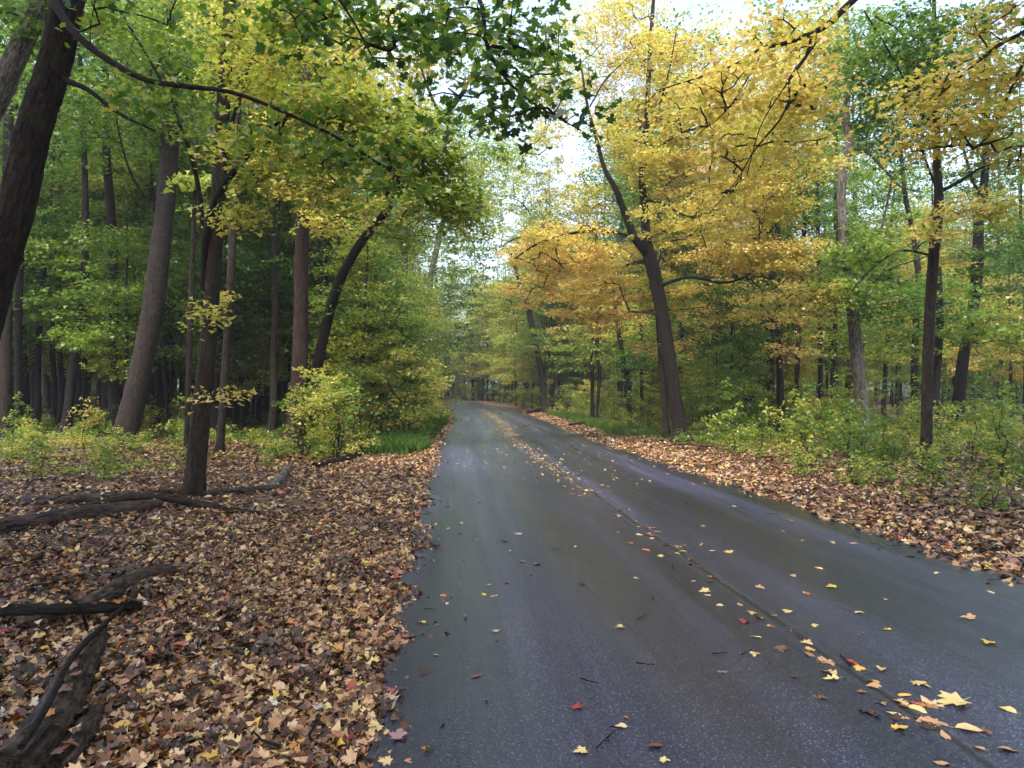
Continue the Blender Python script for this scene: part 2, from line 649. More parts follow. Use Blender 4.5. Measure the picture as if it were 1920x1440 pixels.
def spray_leaves(cent, out, n_leaf, R, size, tint, sd, rng, thick=.07, droopy=.35, tilt=.45, jit=.1):
    """flat, slightly drooping fans of leaves round every spray centre"""
    k = len(cent)
    m_ = np.maximum(3, rng.poisson(n_leaf, k))
    idx = np.repeat(np.arange(k), m_)
    n = len(idx)
    rr = np.sqrt(rng.uniform(0.0, 1, n)) * R * rng.uniform(.7, 1.25, k)[idx]
    th = rng.uniform(0, 6.283, n)
    slope = rng.normal(0, .16, (k, 2))[idx]
    off = np.column_stack([rr * np.cos(th), rr * np.sin(th), np.zeros(n)])
    off[:, 2] = rng.normal(0, thick, n) - droopy * rr ** 2 / max(R, .01) * .6 + (off[:, :2] * slope).sum(1)
    C = cent[idx] + off
    N = np.column_stack([off[:, 0] / R * droopy, off[:, 1] / R * droopy, np.ones(n)]) + rng.normal(0, tilt, (n, 3))
    T = tint[idx] + rng.normal(0, sd, n)
    hot = rng.random(n) < .12
    T[hot] += rng.uniform(-.22, .22, hot.sum())
    sz = size * rng.uniform(.65, 1.25, n)
    return C, N, np.clip(T, 0, 1), sz


def sample_blob(bl, rng):
    """bl: centre (3), radii (3), count -> points spread in an ellipsoid, denser to the rim, in loose horizontal tiers"""
    c, rad, n = np.asarray(bl[0], float), np.asarray(bl[1], float), int(bl[2])
    v = rng.normal(size=(n, 3))
    v /= np.linalg.norm(v, axis=1)[:, None]
    v *= rng.uniform(.15, 1, n)[:, None] ** .5
    p = c + v * rad
    if rad[2] > .5:                            # maple sprays lie in tiers with air between them
        h_ = .62 if rad[2] < 1.6 else .8
        q = np.round((p[:, 2] + .35 * np.sin(p[:, 0] * .5) + .3 * np.sin(p[:, 1] * .6)) / h_) * h_
        p[:, 2] += (q - p[:, 2] - .35 * np.sin(p[:, 0] * .5) - .3 * np.sin(p[:, 1] * .6)) * .55
    return p


def build_crown(blobs, skel, rng, leaf=.12, per=46, R=.42, lod=STAR, tilt=.45, droop=.12, sides=4, twig=True, origin=(0, 0, 0), curl=1.0, seg=.55, T=None, owners=None):
    """blobs: (centre, radii, sprays, tint, sd) in world space. Returns (branch mesh or None, crown mesh)"""
    cs, ts = [], []
    sdv = []
    for bl in blobs:
        p = sample_blob(bl, rng)
        cs.append(p)
        ph = rng.uniform(0, 6.28, 3)
        cl_ = .5 * np.sin(p[:, 0] * 1.1 + ph[0]) * np.sin(p[:, 1] * .9 + ph[1]) + .5 * np.sin(p[:, 2] * 1.7 + ph[2])
        ts.append(bl[3] + cl_ * bl[4] * .8 + rng.normal(0, bl[4] * .5, len(p)))
    cent = np.concatenate(cs)
    tint = np.concatenate(ts)
    if twig:
        paths, r, ns = connect(skel, cent, rng, droop=droop, seg=seg)
        root_of = {}
        for p, ids in paths:
            rad = np.maximum(r[ids], .0035)
            if ids[0] < ns:
                rad[0] = rad[1] * 1.15
            rt = root_of.get(ids[0], ids[0])
            for q_ in ids[1:]:
                root_of[q_] = rt
            own = T if owners is None else owners[rt]
            own.add(p, rad, sides if rad.max() < .03 else 6, cap=False, mi=1)
    C, N, Tn, sz = spray_leaves(cent, None, per, R, leaf, tint, .06, rng, tilt=tilt)
    V = leaf_verts(C, N, sz, lod, rng, curl) - np.asarray(origin)
    return mesh_poly('crown', V, k=len(lod), face_attr=Tn)


def px_line(L):
    """[(px,py,d,width_px)] -> (x,y,z,r)"""
    return np.array([(*at(p[0], p[1], p[2]), .5 * p[3] / FPX * p[2]) for p in L])


def px_blob(px, py, d, rx, ry, rd, n, tint, sd=.07):
    s = d / FPX
    return (at(px, py, d), (rx * s, rd, ry * s), n, tint, sd)


def hero(name, label, trunk, limbs=(), blobs=(), bark=BARK, leaf=.12, per=46, R=.42, lod=STAR, seed=1, ground=True, limb_mat=None,
         rough=.06, cat='tree', group=None, flare=1.35, sides=18, tilt=.45, droop=.12, twig=True, seg=.55, curl=1.0):
    rng = np.random.default_rng(seed)
    tr = px_line(trunk)
    if ground:                                             # the butt stands on (and 10 cm in) the ground, with a root flare
        z0 = gz1(tr[0, 0], tr[0, 1])
        d0 = (tr[1, :2] - tr[0, :2]) / max(.2, abs(tr[1, 2] - tr[0, 2]))
        tr[0, 2] = z0 + .0
        low = tr[0].copy()
        low[2] = z0 - .15
        low[:2] -= d0 * .15
        low[3] *= flare * 1.1
        tr = np.vstack([low, tr])
        tr[1, 3] *= flare
        up = tr[1].copy()
        f = min(.6, (tr[2, 2] - tr[1, 2]) * .3)
        t = f / (tr[2, 2] - tr[1, 2])
        mid = tr[1] * (1 - t) + tr[2] * t
        mid[3] = tr[1, 3] / flare * (1 - t) + tr[2, 3] * t
        tr = np.insert(tr, 2, mid, 0)
    base = tr[0, :3].copy()
    if ground:
        base = tr[1, :3].copy()
    root = empty(name, base, label, cat, group)
    near_ = tr[0, 1] < 16
    TR = resample(tr, .07 if near_ else .14)
    T = Tubes()
    T.add(TR[:, :3], np.maximum(TR[:, 3], .01), 40 if near_ else max(sides, 16), rough, rng, furrow=.045 if near_ else .03, lobes=5 if ground else 0)
    skel = [TR[::(6 if near_ else 3), :3]]
    owners = [T] * len(skel[0])
    LT = []
    for L in limbs:
        lr = resample(px_line(L), .12)
        T2 = Tubes()
        T2.add(lr[:, :3], np.maximum(lr[:, 3], .005), 9, rough * .8, rng)
        LT.append(T2)
        skel.append(lr[::2, :3])
        owners += [T2] * len(skel[-1])
    cm = None
    if blobs:
        cm = build_crown(blobs, np.vstack(skel), rng, leaf, per, R, lod, origin=base, tilt=tilt, droop=droop, twig=twig, seg=seg, curl=curl, T=T, owners=owners)
    for T2 in LT:
        lm = T2.mesh('limb', base)
        lm.materials.append(limb_mat or bark)
        lm.materials.append(TWIG)
        link('limb', lm, None, root)
    tm = T.mesh('trunk', base)
    tm.materials.append(bark)
    tm.materials.append(TWIG)
    link('trunk', tm, None, root)
    if cm:
        link('crown', cm, FOL, root)
    return root


G, YG, GO, OR = .24, .50, .72, .86

# ------------------------------------------------------------------ left of the road
hero('maple_tree', 'thick brown trunk leaning in at the left edge, bark peeling in a strip',
     [(-130, 1010, 7.6, 66), (-20, 560, 7.4, 62), (28, 400, 7.3, 60), (62, 250, 7.2, 58), (100, 130, 7.1, 56), (122, 30, 7.0, 54), (150, -120, 7, 50), (190, -380, 7, 40)],
     limbs=[[(78, -40, 7.0, 16), (140, 62, 6.6, 14), (250, 140, 6.3, 11), (330, 160, 6.2, 10), (430, 172, 6.1, 8), (520, 205, 6.1, 7), (640, 262, 6.1, 5), (760, 340, 6.1, 3)],
            [(120, 150, 7.0, 12), (165, 168, 6.8, 9), (222, 212, 6.7, 7), (292, 246, 6.6, 3)],
            [(160, -220, 7, 22), (430, -250, 6.2, 18), (760, -140, 5.6, 12), (890, -20, 5.3, 9), (915, 95, 5.2, 7), (960, 160, 5.2, 5), (1010, 200, 5.2, 4), (1090, 245, 5.2, 2)],
            [(430, -250, 6.2, 12), (560, -100, 5.6, 8), (650, 20, 5.4, 5), (700, 110, 5.4, 3)]],
     blobs=[px_blob(760, 60, 6.4, 230, 70, .5, 22, .56, .12), px_blob(960, 120, 6.2, 120, 110, .5, 12, .52, .12), px_blob(640, 30, 5.5, 190, 70, .6, 16, 0.25, .16), px_blob(860, 90, 5.3, 190, 100, .6, 16, 0.23, .16), px_blob(980, 60, 5.3, 100, 90, .5, 8, 0.19, .16),
            px_blob(930, 190, 5.2, 100, 70, .4, 8, 0.27, .16),  px_blob(1040, 220, 5.2, 50, 30, .3, 3, 0.25, .16),
            px_blob(200, 20, 6.6, 120, 40, .5, 6, 0.30, .16), px_blob(560, 250, 6.1, 130, 50, .4, 12, 0.35, .16), px_blob(700, 320, 6.1, 120, 50, .4, 12, 0.41, .16),
            px_blob(330, 170, 6.3, 120, 30, .3, 6, 0.30, .16), px_blob(600, -160, 6, 400, 120, 1.5, 26, 0.25, .16)],
     bark=BARK, limb_mat=BARK_DARK, leaf=.080, per=24, R=.36, lod=MAPLE, seed=3, ground=True, tilt=.55, sides=26, rough=.08, seg=.3)

hero('maple_tree', 'grey trunk leaning right, cut off by the upper left corner of the photo',
     [(-190, 870, 11, 40), (-60, 330, 11, 38), (0, 175, 11, 37), (36, 95, 11, 36), (75, 15, 11, 32), (130, -140, 11, 28)],
     blobs=[px_blob(60, -30, 11, 160, 110, 1.5, 40, .34)], bark=BARK_GREY, leaf=.11, seed=4)

hero('maple_tree', 'massive brown trunk leaning right with a knot, widest trunk of the left wood',
     [(232, 826, 23, 42), (258, 720, 23, 40), (283, 600, 23, 37), (297, 500, 23, 36), (309, 400, 23, 33), (317, 280, 23, 31), (319, 170, 23, 34), (322, 90, 23, 33), (318, -20, 23, 28), (310, -160, 23, 20)],
     limbs=[[(322, 115, 23, 22), (345, 85, 23, 20), (368, 66, 22.8, 17), (420, -10, 22.5, 12), (470, -120, 22, 8)],
            [(318, 120, 23, 18), (330, 40, 23.2, 16), (336, -40, 23.4, 12)]],
     blobs=[px_blob(300, 60, 22, 190, 120, 3, 170, .42), px_blob(180, 180, 22, 150, 90, 2.5, 110, .36), px_blob(420, 40, 22, 110, 90, 2.5, 70, .5),
            px_blob(345, 225, 22.5, 50, 30, .6, 8, .52)],
     bark=BARK, flare=1.1, leaf=.14, per=34, R=.55, seed=5, sides=22)

hero('maple_tree', 'straight dark trunk standing alone at the edge of the leaf litter, forking halfway up',
     [(362, 935, 10.6, 36), (374, 800, 10.6, 33), (386, 690, 10.6, 31), (397, 560, 10.6, 28), (405, 450, 10.6, 26), (413, 300, 10.6, 25), (421, 150, 10.6, 24), (432, 0, 10.6, 22), (445, -200, 10.6, 17)],
     limbs=[[(382, 520, 10.6, 14), (385, 450, 10.5, 14), (400, 385, 10.4, 13), (430, 333, 10.2, 12), (470, 285, 10, 10), (505, 245, 9.9, 8), (540, 222, 9.8, 6), (600, 235, 9.7, 5), (660, 265, 9.6, 3)],
            [(380, 560, 10.6, 11), (381, 440, 10.6, 10), (368, 330, 10.6, 9), (343, 250, 10.6, 7), (322, 190, 10.6, 6), (290, 130, 10.6, 5), (255, 70, 10.6, 5), (205, -10, 10.6, 4)],
            [(290, 392, 10.7, 4), (250, 335, 10.7, 4), (228, 270, 10.7, 3), (215, 200, 10.7, 3)],
            [(412, 310, 10.6, 9), (450, 180, 10.4, 7), (475, 110, 10.4, 6), (520, 40, 10.4, 4)]],
     blobs=[px_blob(560, 170, 9.6, 150, 80, .8, 63, 0.59), px_blob(680, 230, 9.4, 130, 90, .8, 69, 0.51), px_blob(780, 300, 9.2, 90, 80, .7, 49, 0.47),
            px_blob(860, 380, 9.2, 50, 45, .5, 17, 0.49), px_blob(500, 300, 10, 100, 60, .8, 29, 0.59), px_blob(600, 350, 9.6, 80, 45, .7, 12, 0.61),
            px_blob(345, 215, 10.6, 90, 60, .7, 11, 0.45), px_blob(480, 60, 10.3, 90, 70, .9, 34, 0.59), px_blob(200, 235, 10.6, 60, 80, .7, 8, 0.33), px_blob(290, 60, 10.6, 90, 60, .8, 20, 0.38),
            px_blob(395, 585, 9.9, 55, 28, .2, 3, 0.60, .02), px_blob(430, 730, 10.2, 48, 26, .2, 2, 0.76, .02), px_blob(450, 390, 10.2, 60, 30, .3, 7, 0.61), px_blob(600, 20, 10, 120, 60, 1, 37, 0.55)],
     bark=BARK, flare=1.05, limb_mat=BARK_DARK, leaf=.088, per=48, R=.38, lod=STAR, seed=6, sides=24, seg=.35, tilt=.42)

hero('maple_tree', 'slim trunk just behind and to the right of the lone forked trunk',
     [(412, 822, 19, 14), (422, 700, 19, 15), (431, 560, 19, 15), (437, 430, 19, 14), (444, 280, 19, 12), (450, 120, 19, 10), (455, -60, 19, 7)],
     blobs=[px_blob(450, 90, 19, 110, 120, 2, 50, .60), px_blob(430, 560, 18.6, 40, 15, .5, 3, .66)], bark=BARK, leaf=.13, seed=7)

hero('maple_tree', 'tall straight reddish trunk beside the road on the left, partner of the leaning stem',
     [(553, 838, 20.5, 42), (560, 720, 20.5, 31), (564, 600, 20.5, 27), (567, 450, 20.5, 25), (571, 330, 20.5, 23), (575, 200, 20.5, 20), (578, 40, 20.5, 17), (580, -150, 20.5, 12)],
     limbs=[[(575, 190, 20.5, 9), (640, 100, 20, 7), (730, 60, 19.5, 4)]],
     blobs=[px_blob(600, 290, 18.5, 150, 90, 1.5, 60, .68), px_blob(700, 120, 19, 130, 110, 2, 70, .66), px_blob(560, 60, 20, 130, 110, 2, 60, .60),
            px_blob(640, 400, 18.5, 90, 45, 1, 22, .68), px_blob(740, 360, 19, 80, 80, 1.2, 26, .55)],
     bark=BARK_RED, leaf=.13, per=36, R=.5, seed=8, sides=20)

hero('maple_tree', 'dark stem leaning right over the road verge from beside the reddish trunk',
     [(585, 818, 21.5, 20), (594, 700, 21, 20), (612, 610, 20.6, 19), (640, 520, 20, 18), (680, 450, 19.5, 17), (722, 398, 19, 15), (770, 310, 18.5, 13), (810, 245, 18, 12), (862, 182, 17.5, 9), (880, 150, 17.2, 5)],
     limbs=[[(830, 222, 17.8, 7), (815, 195, 17.8, 6), (797, 150, 17.8, 5), (787, 118, 17.8, 3)],
            [(787, 112, 17.8, 5), (740, 110, 17.8, 4), (692, 108, 17.8, 3)],
            [(862, 182, 17.5, 5), (840, 165, 17.5, 3)]],
     blobs=[px_blob(830, 360, 20, 90, 80, 1.0, 70, .53), px_blob(880, 400, 20, 50, 50, 1.0, 30, .58), px_blob(770, 250, 20.5, 80, 70, 1.0, 44, .50), px_blob(760, 440, 19.5, 70, 40, 1.2, 24, .48), px_blob(900, 110, 19, 90, 80, 1.5, 26, .44), px_blob(650, 560, 20.5, 30, 50, 1, 5, .40), px_blob(900, 270, 17.5, 70, 50, 1, 16, .42)],
     bark=BARK_DARK, leaf=.105, per=40, R=.45, seed=9, rough=.09)

hero('maple_tree', 'pair-like grey stem close behind the reddish trunk, wrapped in leaves',
     [(603, 800, 27, 14), (604, 650, 27, 15), (606, 520, 27, 16), (602, 400, 27, 14), (600, 250, 27, 11), (600, 60, 27, 8)],
     limbs=[[(606, 560, 27, 9), (585, 480, 27, 8), (580, 420, 27, 6)]],
     blobs=[px_blob(620, 470, 26, 90, 80, 2, 40, .42), px_blob(660, 600, 26, 70, 90, 2, 45, .34), px_blob(690, 480, 27, 60, 100, 2, 50, .38)], bark=BARK, leaf=.15, per=30, R=.55, seed=10)

hero('maple_tree', 'bare brown trunk rising from yellow shrubs left of the road, hung with vines above',
     [(746, 735, 44, 13), (748, 660, 44, 13), (752, 590, 44, 14), (757, 520, 44, 13), (765, 450, 44, 11), (775, 350, 44, 9), (788, 180, 44, 6), (792, 90, 44, 3)],
     limbs=[[(760, 500, 44, 5), (745, 440, 44, 4), (722, 380, 44, 3)], [(784, 220, 44, 4), (800, 150, 44, 3), (812, 100, 44, 2)]],
     blobs=[px_blob(770, 380, 43, 55, 90, 3, 70, .46), px_blob(740, 500, 42, 50, 60, 3, 50, .42), px_blob(720, 620, 40, 55, 70, 3, 60, .40), px_blob(790, 200, 44, 55, 70, 3, 34, .48), px_blob(785, 560, 43, 30, 60, 2, 40, .48), px_blob(850, 430, 46, 70, 100, 4, 110, .46), px_blob(920, 330, 47, 70, 90, 4, 90, .54), px_blob(860, 260, 46, 70, 70, 4, 50, .48)],
     bark=BARK_RED, leaf=.2, per=24, R=.8, seed=11)

hero('maple_tree', 'pale far trunk near the left side of the road bend with a dark side branch',
     [(792, 705, 58, 12), (794, 640, 58, 12), (800, 590, 58, 11), (808, 520, 58, 11), (818, 470, 58, 11), (832, 410, 58, 9), (846, 300, 58, 7), (850, 200, 58, 4)],
     limbs=[[(796, 632, 58, 7), (812, 605, 58, 5), (824, 585, 57, 4), (845, 560, 56, 2)]],
     blobs=[px_blob(840, 560, 56, 60, 70, 3, 70, .36), px_blob(830, 440, 58, 50, 60, 3, 40, .44), px_blob(800, 640, 54, 40, 60, 3, 60, .48), px_blob(860, 340, 58, 50, 60, 3, 24, .36), px_blob(865, 640, 60, 40, 30, 3, 36, .34), px_blob(885, 500, 58, 55, 90, 4, 110, .42), px_blob(900, 370, 58, 50, 80, 4, 60, .44), px_blob(870, 250, 56, 60, 60, 4, 50, .46)],
     bark=BARK_GREY, leaf=.24, per=22, R=.9, seed=12)

# ------------------------------------------------------------------ right of the road
hero('maple_tree', 'golden maple with a dark forked trunk, the largest yellow crown right of the road',
     [(1277, 825, 23.5, 27), (1265, 740, 23.5, 25), (1254, 660, 23.5, 24), (1240, 580, 23.5, 24), (1228, 520, 23.5, 25), (1216, 475, 23.5, 24), (1212, 445, 23.5, 18), (1208, 380, 23.5, 14), (1204, 330, 23.5, 13), (1212, 240, 23.5, 10), (1216, 150, 23.5, 9), (1224, 20, 23.5, 7), (1230, -60, 23.5, 4)],
     limbs=[[(1218, 482, 23.5, 18), (1190, 445, 23.2, 15), (1170, 395, 23, 13), (1152, 350, 22.8, 11), (1134, 318, 22.8, 9), (1118, 260, 22.8, 7), (1100, 190, 22.8, 5), (1088, 110, 22.8, 3)],
            [(1196, 450, 23.2, 6), (1160, 437, 22.8, 6), (1110, 433, 22.3, 6), (1060, 440, 22, 5), (1010, 456, 21.7, 4), (965, 485, 21.5, 3)],
            [(1060, 440, 22, 4), (1043, 455, 21.8, 3), (1045, 480, 21.7, 3), (1055, 503, 21.6, 2)],
            [(1208, 375, 23.5, 6), (1240, 382, 23, 5), (1280, 402, 22.6, 4), (1310, 410, 22.3, 2)],
            [(1228, 540, 23.5, 7), (1290, 520, 23, 6), (1350, 530, 22.4, 5), (1390, 522, 22, 4), (1420, 500, 21.6, 2)],
            [(1106, 200, 22.8, 3), (1135, 150, 22.7, 3), (1165, 120, 22.6, 2), (1200, 80, 22.6, 1.5)],
            [(1236, 200, 23.4, 4), (1255, 130, 23.2, 3), (1268, 60, 23, 2)]],
     blobs=[px_blob(1150, 230, 22.5, 50, 70, 1, 20, .68), px_blob(1215, 290, 22.6, 50, 60, 1, 26, .70), px_blob(1215, 110, 22.6, 50, 70, 1, 22, .70), px_blob(1240, 420, 22.4, 60, 40, .8, 14, .70), px_blob(1120, 90, 25, 90, 90, 2, 46, 0.70), px_blob(1080, 380, 24, 80, 60, 1.5, 46, 0.68), px_blob(1040, 240, 24.5, 60, 60, 1.5, 16, 0.66), px_blob(1520, 120, 23, 70, 110, 2, 70, 0.65), px_blob(1330, 330, 25.6, 150, 60, 1.5, 97, 0.72), px_blob(1480, 330, 21, 90, 90, 2, 73, 0.69), px_blob(1180, 500, 25.6, 90, 40, 1.5, 48, 0.75), px_blob(1500, 560, 22, 80, 40, 2, 40, 0.73), px_blob(1300, 250, 25.6, 150, 110, 1.5, 270, 0.72), px_blob(1200, 170, 25.6, 110, 110, 1.5, 128, 0.74), px_blob(1180, 40, 25.6, 90, 70, 1.5, 56, 0.74), px_blob(1400, 200, 20, 110, 110, 2, 128, 0.71),
            px_blob(1050, 470, 22.5, 110, 50, 1.4, 120, 0.76), px_blob(1130, 560, 25.6, 110, 60, 1.5, 156, 0.76), px_blob(1300, 430, 25.6, 130, 70, 1.5, 156, 0.74), px_blob(1420, 480, 21, 120, 40, 1.5, 114, 0.72),
            px_blob(1180, 300, 25.6, 80, 40, 1.5, 51, 0.70), px_blob(1320, 560, 25.6, 120, 50, 1.5, 70, 0.78), px_blob(1000, 540, 24, 60, 40, 1.3, 36, 0.78), px_blob(1390, 380, 21, 100, 60, 2, 85, 0.72),
            px_blob(1240, 640, 25.6, 60, 30, 1.5, 18, 0.82), px_blob(1330, 90, 25.6, 110, 60, 1.5, 63, 0.70)],
     bark=BARK_DARK, leaf=.105, per=50, R=.52, seed=21, sides=20, tilt=.42, rough=.07)

hero('maple_tree', 'thin dark trunk touching the left side of the golden maple trunk',
     [(1250, 806, 25, 13), (1244, 730, 25, 12), (1238, 650, 25, 11), (1232, 560, 25, 9), (1228, 470, 25, 6)],
     blobs=[px_blob(1235, 530, 25, 60, 60, 1.5, 26, .66)], bark=BARK, leaf=.13, seed=22)

hero('maple_tree', 'large dark trunk leaning right behind the golden crown, broken off at the top',
     [(1338, 716, 33, 30), (1348, 640, 33, 27), (1362, 570, 33, 25), (1385, 500, 33, 24), (1408, 440, 33, 22), (1440, 395, 33, 20), (1462, 365, 33, 14)],
     limbs=[[(1345, 700, 32.6, 12), (1362, 640, 32.6, 10), (1372, 600, 32.6, 8), (1400, 540, 32.6, 5)]],
     blobs=[px_blob(1400, 440, 33, 110, 70, 2.5, 60, .70), px_blob(1340, 600, 32, 70, 40, 2, 30, .82)], bark=BARK, leaf=.15, per=30, R=.6, seed=23)

hero('maple_tree', 'straight black trunk right of the golden maple, taller of a close pair',
     [(1464, 780, 27, 14), (1462, 700, 27, 13), (1459, 600, 27, 12), (1458, 500, 27, 11), (1457, 380, 27, 10), (1455, 250, 27, 8), (1450, 60, 27, 5)],
     blobs=[px_blob(1450, 260, 28, 120, 100, 2.5, 60, .5), px_blob(1470, 560, 26, 70, 50, 2, 36, .74), px_blob(1480, 650, 26, 50, 30, 2, 12, .84)], bark=BARK_DARK, leaf=.14, per=32, R=.55, seed=24)

hero('maple_tree', 'short black stem immediately left of the straight black trunk',
     [(1449, 760, 31, 9), (1448, 600, 31, 8), (1446, 450, 31, 7), (1445, 330, 31, 5)], blobs=[px_blob(1445, 420, 31, 50, 80, 1.5, 24, .4)], bark=BARK_DARK, leaf=.15, seed=25)

hero('maple_tree', 'black trunk midway between the close pair and the grey mottled trunk',
     [(1540, 730, 33, 9), (1537, 640, 33, 9), (1535, 560, 33, 9), (1534, 470, 33, 8), (1532, 350, 33, 6), (1528, 200, 33, 4)],
     blobs=[px_blob(1530, 330, 33, 90, 90, 2.5, 70, .36), px_blob(1560, 480, 33, 60, 50, 2.5, 40, .40), px_blob(1530, 590, 31, 50, 30, 2, 20, .78)], bark=BARK_DARK, leaf=.16, per=30, R=.6, seed=26)

hero('maple_tree', 'crooked pale grey trunk with mottled bark standing in the right undergrowth',
     [(1622, 822, 22, 24), (1614, 740, 22, 22), (1606, 660, 22, 22), (1600, 590, 22, 21), (1590, 520, 22, 20), (1583, 450, 22, 18), (1577, 380, 22, 16), (1580, 320, 22, 17), (1593, 270, 22, 15), (1586, 220, 22, 13), (1590, 150, 22, 11), (1586, 20, 22, 8)],
     limbs=[[(1590, 275, 22, 6), (1625, 285, 21.8, 5), (1660, 320, 21.6, 5), (1690, 350, 21.4, 4), (1730, 360, 21.2, 2)],
            [(1600, 560, 22, 7), (1640, 470, 22.4, 6), (1655, 420, 22.6, 5), (1672, 340, 22.8, 4)],
            [(1598, 575, 22, 5), (1660, 510, 21, 4), (1740, 480, 20.2, 3)]],
     blobs=[px_blob(1620, 470, 21.5, 80, 60, 1.8, 69, .38), px_blob(1620, 140, 22, 110, 110, 2, 135, .34), px_blob(1700, 210, 21, 80, 90, 2, 90, .30), px_blob(1560, 560, 21, 60, 40, 1.5, 36, .44), px_blob(1660, 560, 21, 80, 50, 1.5, 51, .36)],
     bark=BARK_GREY, leaf=.12, per=38, R=.46, seed=27, sides=20, rough=.1)

hero('maple_tree', 'tall smooth brown trunk nearest the road on the right, yellow sprays at mid height',
     [(1736, 887, 14.2, 20), (1738, 780, 14.2, 19), (1740, 680, 14.2, 19), (1744, 570, 14.2, 18), (1752, 460, 14.2, 18), (1760, 380, 14.2, 16), (1757, 300, 14.2, 13), (1755, 200, 14.2, 11), (1752, 60, 14.2, 8), (1750, -80, 14.2, 5)],
     limbs=[[(1762, 360, 14.2, 7), (1800, 340, 14, 6), (1850, 310, 13.8, 5), (1925, 300, 13.5, 3)],
            [(1752, 480, 14.2, 5), (1690, 470, 13.9, 4), (1640, 500, 13.6, 3), (1600, 540, 13.4, 2)],
            [(1752, 345, 14.2, 4), (1720, 255, 14, 4), (1690, 140, 13.8, 4), (1620, 20, 13.6, 3)],
            [(1752, 270, 14.2, 4), (1700, 80, 14, 3), (1640, 30, 13.8, 3)]],
     blobs=[px_blob(1800, 390, 13.2, 70, 26, .5, 9, .70, .03), px_blob(1880, 400, 13.4, 50, 40, .5, 9, .62), px_blob(1680, 130, 14, 110, 110, 1.2, 87, .30), px_blob(1780, 120, 14.4, 100, 120, 1.2, 72, .36),
            px_blob(1620, 470, 13.8, 70, 30, .7, 15, .40), px_blob(1700, 440, 14, 50, 20, .5, 5, .66, .03)],
     bark=BARK, limb_mat=BARK_DARK, leaf=.11, per=36, R=.36, seed=28, sides=20, seg=.4)

hero('maple_tree', 'dark leaning trunk near the right edge of the photo, thick and kinked',
     [(1792, 762, 27, 22), (1804, 690, 27, 20), (1816, 620, 27, 18), (1828, 550, 27, 19), (1833, 480, 27, 19), (1836, 410, 27, 16), (1845, 350, 27, 14), (1850, 220, 27, 10), (1855, 60, 27, 6)],
     limbs=[[(1838, 370, 27, 7), (1815, 310, 27, 5), (1790, 180, 27, 4), (1830, 20, 27, 3)]],
     blobs=[px_blob(1850, 260, 27, 90, 110, 2.5, 120, .36), px_blob(1880, 480, 26, 60, 90, 2.5, 90, .26), px_blob(1870, 600, 25, 70, 50, 2, 69, .40)], bark=BARK_DARK, leaf=.14, per=34, R=.55, seed=29, rough=.09)

hero('maple_tree', 'slender trunk between the smooth brown trunk and the mottled grey trunk',
     [(1714, 775, 27, 13), (1715, 700, 27, 13), (1718, 600, 27, 12), (1722, 520, 27, 11), (1712, 440, 27, 9), (1698, 370, 27, 8), (1690, 290, 27, 6), (1685, 150, 27, 4)],
     blobs=[px_blob(1690, 330, 27, 70, 90, 2, 46, .34), px_blob(1730, 560, 26, 50, 50, 2, 26, .34), px_blob(1700, 640, 25, 70, 40, 2, 34, .42)], bark=BARK, leaf=.14, per=32, R=.55, seed=30)

